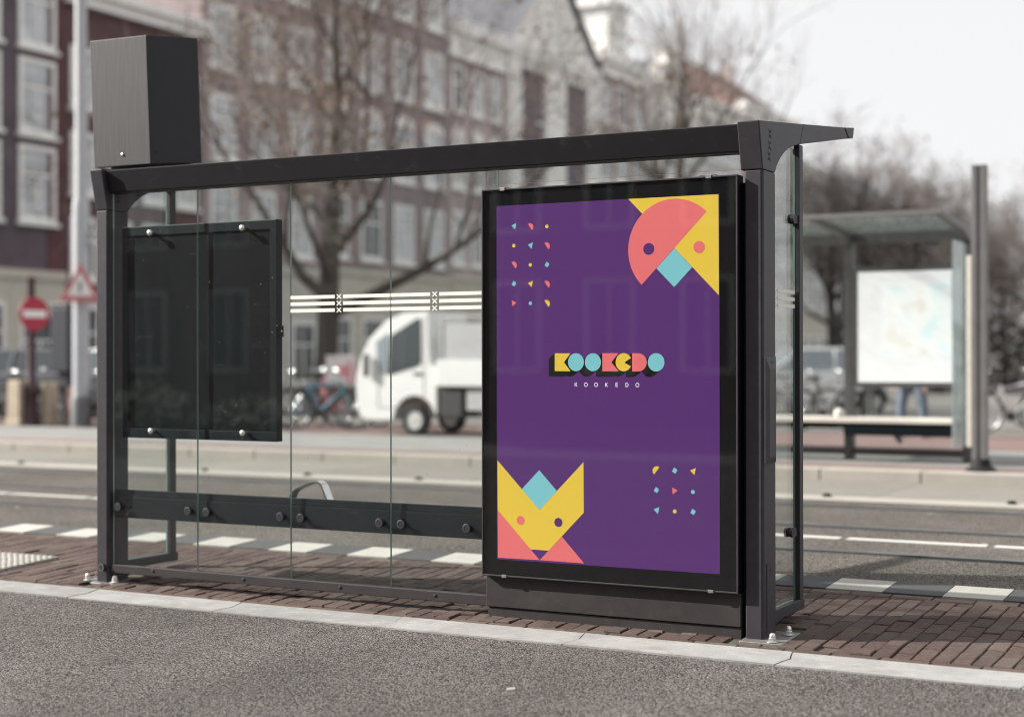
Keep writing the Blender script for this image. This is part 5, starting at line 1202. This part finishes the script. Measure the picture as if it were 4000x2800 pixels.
paints = {k: mat(k+' bicycle paint', v, .35) for k, v in dict(teal=(.06,.26,.33), black=(.02,.02,.022), grey=(.30,.30,.32), violet=(.16,.13,.26), red=(.42,.05,.05), white=(.65,.65,.65)).items()}
k1 = make_bike('teal city bicycle, left of the white truck, nearest the road', paints['teal'], GB); k1.location = (-12.75,15.6,-.01); k1.rotation_euler = (R(4),0,R(35))
def bike_copy(loc, rz, label, paint, lean=5):
    c_ = copy_tree(k1); c_.location = loc; c_.rotation_euler = (R(lean),0,R(rz)); c_['label'] = label
    for o in [o for o in COL.objects if o.parent == c_]:
        if o.name.startswith('frame'): o.data = o.data.copy(); o.data.materials[0] = paints[paint]
    return c_
bike_copy((-13.3,16.4,-.01), 40, 'violet bicycle behind the teal one, left of the truck', 'violet')
kd = bike_copy((-12.35,16.65,-.01), 150, 'red bicycle under the pink and white delivery box', 'red', -2)
bike_copy((-13.9,16.9,-.01), 62, 'grey bicycle with its wheel turned, left in the bicycle row behind the glass', 'grey')
bike_copy((-14.4,17.6,-.01), 20, 'black bicycle farthest left in the bicycle row behind the glass', 'black')
bike_copy((-12.3,17.7,-.01), 75, 'black bicycle behind the delivery box', 'black', 3)
bike_copy((-18.1,15.5,-.01), 70, 'black bicycle between the no entry sign and the lamp mast', 'black', -4)
bike_copy((-19.6,15.6,-.01), 12, 'dark bicycle leaning behind the beige stone blocks', 'black', 6)
bike_copy((-20.3,15.4,-.01), 55, 'dark bicycle at the left edge, left of the beige stone block', 'black', -5)
bike_copy((-19.0,16.1,-.01), 100, 'dark bicycle just behind the no entry post', 'black', 4)
bike_copy((-17.0,16.0,-.01), 30, 'grey bicycle behind the foot of the lamp mast', 'grey', -4)
bike_copy((-13.6,15.9,-.01), 85, 'grey bicycle just left of the teal one', 'grey', -5)
bike_copy((-1.75,19.6,-.01), 12, 'white framed bicycle with big wheels at the right edge', 'white')
bike_copy((-.9,20.0,-.01), 38, 'grey bicycle behind the white one at the right edge', 'grey', -4)
bike_copy((-4.8,19.5,-.01), 60, 'grey bicycle left of the map, behind the second shelter', 'grey')
bike_copy((-5.6,20.2,-.01), 25, 'black bicycle behind the second shelter, next to the grey one', 'black', -5)
bike_copy((-2.05,20.6,-.01), 115, 'grey bicycle under the right half of the map', 'grey', 6)
bike_copy((-3.9,20.4,-.01), 100, 'black bicycle under the left edge of the map', 'black', 5)
bx2 = tag(empty('delivery_box', (-12.5,16.75,.745)), 'white and pink delivery box carried on the back of a bicycle beside the truck', 'box')
bx2.rotation_euler = (0,0,R(28))
M['boxw'] = mat('delivery box white', (.74,.68,.69), .5, var=.1, vscale=6); M['boxp'] = mat('delivery box pink', (.62,.20,.24), .5, var=.2, vscale=6)
b = MB(); b.box(-.25,.25,-.24,.24,.004,.50); b.build('casing', M['boxw'], bx2, bevel=.03)
b = MB(); b.box(-.26,.26,-.25,.25,.502,.55); b.build('lid', M['boxw'], bx2, bevel=.02)
b = MB(); b.box(.14,.2,-.246,-.241,.05,.44); b.box(-.02,.12,-.245,-.241,.16,.36); b.box(.2515,.256,-.2,.2,.06,.4); b.build('decal', M['boxp'], bx2)

# ------------------------------------------------------------------ street furniture on the left
M['mast'] = mat('grey mast paint', (.42,.43,.46), .5, var=.1, vscale=3); M['mastd'] = mat('mast base paint', (.13,.13,.14), .6, var=.25, vscale=4)
M['maroon'] = mat('dark maroon iron', (.045,.016,.024), .5, var=.2, vscale=6); M['signr'] = mat('sign red', (.38,.02,.05), .5); M['signf'] = mat('faded sign red', (.50,.17,.19), .6); M['signw'] = mat('sign white', (.80,.79,.78), .45)
M['beige'] = mat('beige stone block', (.42,.35,.27), .9, var=.2, vscale=4, bump=.3, bscale=30); M['brownb'] = mat('brown brick block', (.20,.12,.095), .9, var=.25, vscale=6)
lm = tag(empty('lamp_mast', (-16.92,14.8,-.01)), 'tall pale grey mast with a thicker lower half, left of the shelter', 'lamp mast')
b = MB(); b.lathe([(.155,.55),(.155,4.05),(.14,4.15),(.115,4.25),(.105,9.5),(.09,12)], (0,0,0), 'z', 20); b.build('pole', M['mast'], lm, smooth=True)
b = MB(); b.lathe([(.19,0),(.19,.5),(.165,.56),(.0001,.57)], (0,0,0), 'z', 16); b.build('base', M['mastd'], lm, smooth=True)
b = MB(); b.tube([(0,0,11.8),(.5,-.3,12.3),(1.4,-.9,12.5)], [.06,.05,.045], 10); b.build('bracket', M['mast'], lm, smooth=True)
b = MB(); b.box(1.3,1.9,-1.15,-.9,12.42,12.56); b.build('lamp_head', M['mastd'], lm, bevel=.03)
b = MB(); b.tube([(0,0,3.35),(.42,.0,3.35)], .035, 8); b.tube([(0,0,3.52),(.42,0,3.52)], .03, 8); b.build('clamp', M['mast'], lm)
face = math.atan2(-6.65-14.8, 3.7+16.9)      # towards the road
ts = tag(empty('warning_sign', (-16.92,14.8,2.30)), 'red and white triangular warning sign fixed to the pale grey mast', 'road sign')
def tri(s_, z0): return [(-s_/2,z0),(s_/2,z0),(0,z0+s_*.88)]
def rot_sign(o, a): o.rotation_euler = (0,0,a+math.pi/2)
b = MB(); b.prism(tri(.80,0), 'y', -.185, -.170); b.build('plate', M['signf'], ts, bevel=.006)
b = MB(); b.prism([(x_, z_+.105) for x_, z_ in tri(.49,0)], 'y', -.1880, -.1855); b.build('field', M['signw'], ts)
b = MB(); b.prism([(-.02,.16),(.02,.16),(.028,.36),(-.028,.36)], 'y', -.1900, -.1885); b.build('symbol', M['plastic'], ts)
b = MB(); b.box(-.05,.05,-.169,-.1,.25,.29); b.build('clamp', M['mastd'], ts)
rot_sign(ts, R(-68)); ts.location = (-16.80,14.75,2.28)
ne = tag(empty('no_entry_sign', (-18.17,14.8,-.01)), 'round red no entry sign with a white bar on a dark maroon iron post', 'road sign')
b = MB(); b.lathe([(.17,0),(.17,.08),(.14,.14),(.13,.62),(.15,.66),(.10,.74),(.075,.8),(.065,2.72),(.08,2.76),(.0001,2.82)], (0,0,0), 'z', 18); b.build('post', M['maroon'], ne, smooth=True)
a_ = R(-12)
dv = Vector((math.cos(a_), math.sin(a_), 0))
disc = MB(); disc.lathe([(.0001,-.008),(.315,-.008),(.315,.008),(.0001,.008)], (0,0,0), 'x', 36); o = disc.build('disc', M['signr'], ne, loc=tuple(dv*.10+Vector((0,0,2.09)))); o.rotation_euler = (0,0,a_)
b = MB(); b.box(.0095,.012,-.24,.24,-.065,.065); q = b.build('bar', M['signw'], o)
cb = tag(empty('utility_cabinet', (-18.25,15.6,-.01)), 'dark navy utility cabinet behind the no entry sign', 'cabinet')
M['navy'] = mat('navy paint', (.022,.026,.036), .45)
b = MB(); b.box(-.05,.42,-.2,.2,1.0,2.25); b.build('body', M['navy'], cb, bevel=.03)
b = MB(); b.box(.07,.3,-.1,.1,0,1.0); b.build('stand', M['navy'], cb)
b = MB(); b.box(-.07,.44,-.22,.22,2.252,2.31); b.build('cap', M['navy'], cb, bevel=.015)
GS = 'stone blocks along the kerb'
def block(x, y, w_, h_, m, label):
    b = MB(); n = 5; pts = []
    b.raw([(x-w_/2,y-w_/2,0),(x+w_/2,y-w_/2,0),(x+w_/2,y+w_/2,0),(x-w_/2,y+w_/2,0),(x-w_/2+.015,y-w_/2+.015,h_),(x+w_/2-.015,y-w_/2+.015,h_),(x+w_/2-.015,y+w_/2-.015,h_),(x-w_/2+.015,y+w_/2-.015,h_)], [(0,3,2,1),(4,5,6,7),(0,1,5,4),(1,2,6,5),(2,3,7,6),(3,0,4,7)])
    b.raw([(x-w_/2-.02,y-w_/2-.02,h_*.0),(x+w_/2+.02,y-w_/2-.02,h_*.0),(x+w_/2+.02,y+w_/2+.02,0),(x-w_/2-.02,y+w_/2+.02,0),(x-w_/2-.02,y-w_/2-.02,.1),(x+w_/2+.02,y-w_/2-.02,.1),(x+w_/2+.02,y+w_/2+.02,.1),(x-w_/2-.02,y+w_/2+.02,.1)], [(4,5,6,7),(0,1,5,4),(1,2,6,5),(2,3,7,6),(3,0,4,7)])
    tag(b.build('stone_block', m, bevel=.03), label, 'stone block', GS)
block(-18.42, 14.75, .34, .84, M['beige'], 'beige stone block just left of the no entry post')
block(-17.95, 15.05, .26, .80, M['beige'], 'beige stone block just right of the no entry post')
block(-17.38, 15.1, .26, .72, M['brownb'], 'brown block left of the lamp mast base')
block(-16.40, 15.0, .36, .76, M['brownb'], 'brown block right of the lamp mast base')

# ------------------------------------------------------------------ the person behind the map
pe = tag(empty('person', (-2.42,17.75,-.01)), 'person in blue jeans and pink soled shoes standing behind the map of the second shelter', 'person')
M['skin'] = mat('skin', (.50,.32,.25), .55); M['denim'] = mat('blue denim', (.13,.165,.22), .85, var=.25, vscale=14)
M['jacket'] = mat('dark jacket', (.03,.034,.045), .8); M['hair'] = mat('brown hair', (.06,.035,.022), .6); M['shoe'] = mat('pink shoe', (.45,.20,.22), .6); M['eye'] = mat('eye', (.02,.015,.012), .2)
def skin(name, verts, edges, radii, m, root, sub=2):
    me = bpy.data.meshes.new(name); me.from_pydata(verts, edges, []); o = bpy.data.objects.new(name, me); COL.objects.link(o); me.materials.append(m)
    o.modifiers.new('skin', 'SKIN'); sv = me.skin_vertices if len(me.skin_vertices) else None
    if not len(me.skin_vertices):
        bm = bmesh.new(); bm.from_mesh(me); bm.verts.layers.skin.verify(); bm.to_mesh(me); bm.free()
    for i, r_ in enumerate(radii): me.skin_vertices[0].data[i].radius = (r_, r_) if not isinstance(r_, tuple) else r_
    me.skin_vertices[0].data[root].use_root = True
    s_ = o.modifiers.new('sub', 'SUBSURF'); s_.levels = sub; s_.render_levels = sub
    o.parent = pe; return o
V = [(0,0,.95),(0,0,1.12),(0,0,1.32),(0,0,1.45),(0,-.01,1.53),(0,-.02,1.62),(0,-.02,1.71),
     (.10,0,.90),(.17,-.01,.49),(.19,.02,.09),(.20,-.13,.045),
     (-.10,0,.90),(-.17,.01,.49),(-.19,.03,.09),(-.20,-.12,.045),
     (.19,0,1.41),(.25,.02,1.13),(.25,-.10,.90),(.25,-.14,.81),
     (-.19,0,1.41),(-.25,.02,1.13),(-.25,-.10,.90),(-.25,-.14,.81)]
E_ = [(0,1),(1,2),(2,3),(3,4),(4,5),(5,6),(0,7),(7,8),(8,9),(9,10),(0,11),(11,12),(12,13),(13,14),(3,15),(15,16),(16,17),(17,18),(3,19),(19,20),(20,21),(21,22)]
rd = [(.15,.11),(.13,.10),(.15,.11),(.10,.08),.055,.085,.07,.085,.058,.04,.035,.085,.058,.04,.035,.055,.042,.034,.03,.055,.042,.034,.03]
for s_, k in ((1,18),(-1,22)):
    hx, hy, hz = V[k]
    for j, (dx, dy, L_) in enumerate(((.0,-.03,.075),(.0,-.01,.085),(.0,.012,.08),(.0,.03,.065),(-.03*s_,-.035,.05))):
        n = len(V); V += [(hx+dx*.6, hy+dy*.8-.01, hz-.045), (hx+dx-.008*s_, hy+dy-.015, hz-.045-L_*.55), (hx+dx-.018*s_, hy+dy-.01, hz-.045-L_)]
        E_ += [(k,n),(n,n+1),(n+1,n+2)]; rd += [.012,.0095,.008]
body_ = skin('body', V, E_, rd, M['skin'], 0)
skin('jeans', [(0,0,1.0),(0,0,.93),(.10,0,.87),(.17,-.01,.49),(.19,.02,.13),(-.10,0,.87),(-.17,.01,.49),(-.19,.03,.13)], [(0,1),(1,2),(2,3),(3,4),(1,5),(5,6),(6,7)], [(.16,.125),(.165,.125),.105,.078,.068,.105,.078,.068], M['denim'], 1)
skin('jacket', [(0,0,.93),(0,0,1.12),(0,0,1.33),(0,0,1.45),(0,0,1.52),(.19,0,1.42),(.26,.02,1.13),(.255,-.10,.92),(-.19,0,1.42),(-.26,.02,1.13),(-.255,-.10,.92)], [(0,1),(1,2),(2,3),(3,4),(3,5),(5,6),(6,7),(3,8),(8,9),(9,10)], [(.175,.135),(.165,.13),(.175,.13),(.13,.10),.075,.075,.062,.05,.075,.062,.05], M['jacket'], 1)
for sx, yy in ((.195,.0),(-.195,.01)):
    b = MB(); b.prism([(-.045,.09),(.045,.09),(.05,-.05),(.03,-.18),(-.03,-.18),(-.05,-.05)], 'z', 0, .075); o = b.build('shoe', M['shoe'], pe, bevel=.02, loc=(sx,yy,0))
b = MB(); b.lathe([(.0001,-.02),(.078,.0),(.098,.05),(.097,.10),(.07,.15),(.0001,.17)], (0,.015,1.61), 'z', 18); b.build('hair', M['hair'], pe, smooth=True)
for sx in (.033,-.033):
    b = MB(); b.lathe([(.0001,-.006),(.011,.0),(.0001,.006)], (sx,-.102,1.655), 'y', 10); b.build('eye', M['eye'], pe)
b = MB(); b.prism([(-.10,1.655),(-.128,1.612),(-.10,1.605)], 'x', -.012, .012); b.build('nose', M['skin'], pe, bevel=.005)
b = MB(); b.box(-.024,.024,-.104,-.098,1.575,1.583); b.build('mouth', M['shoe'], pe)
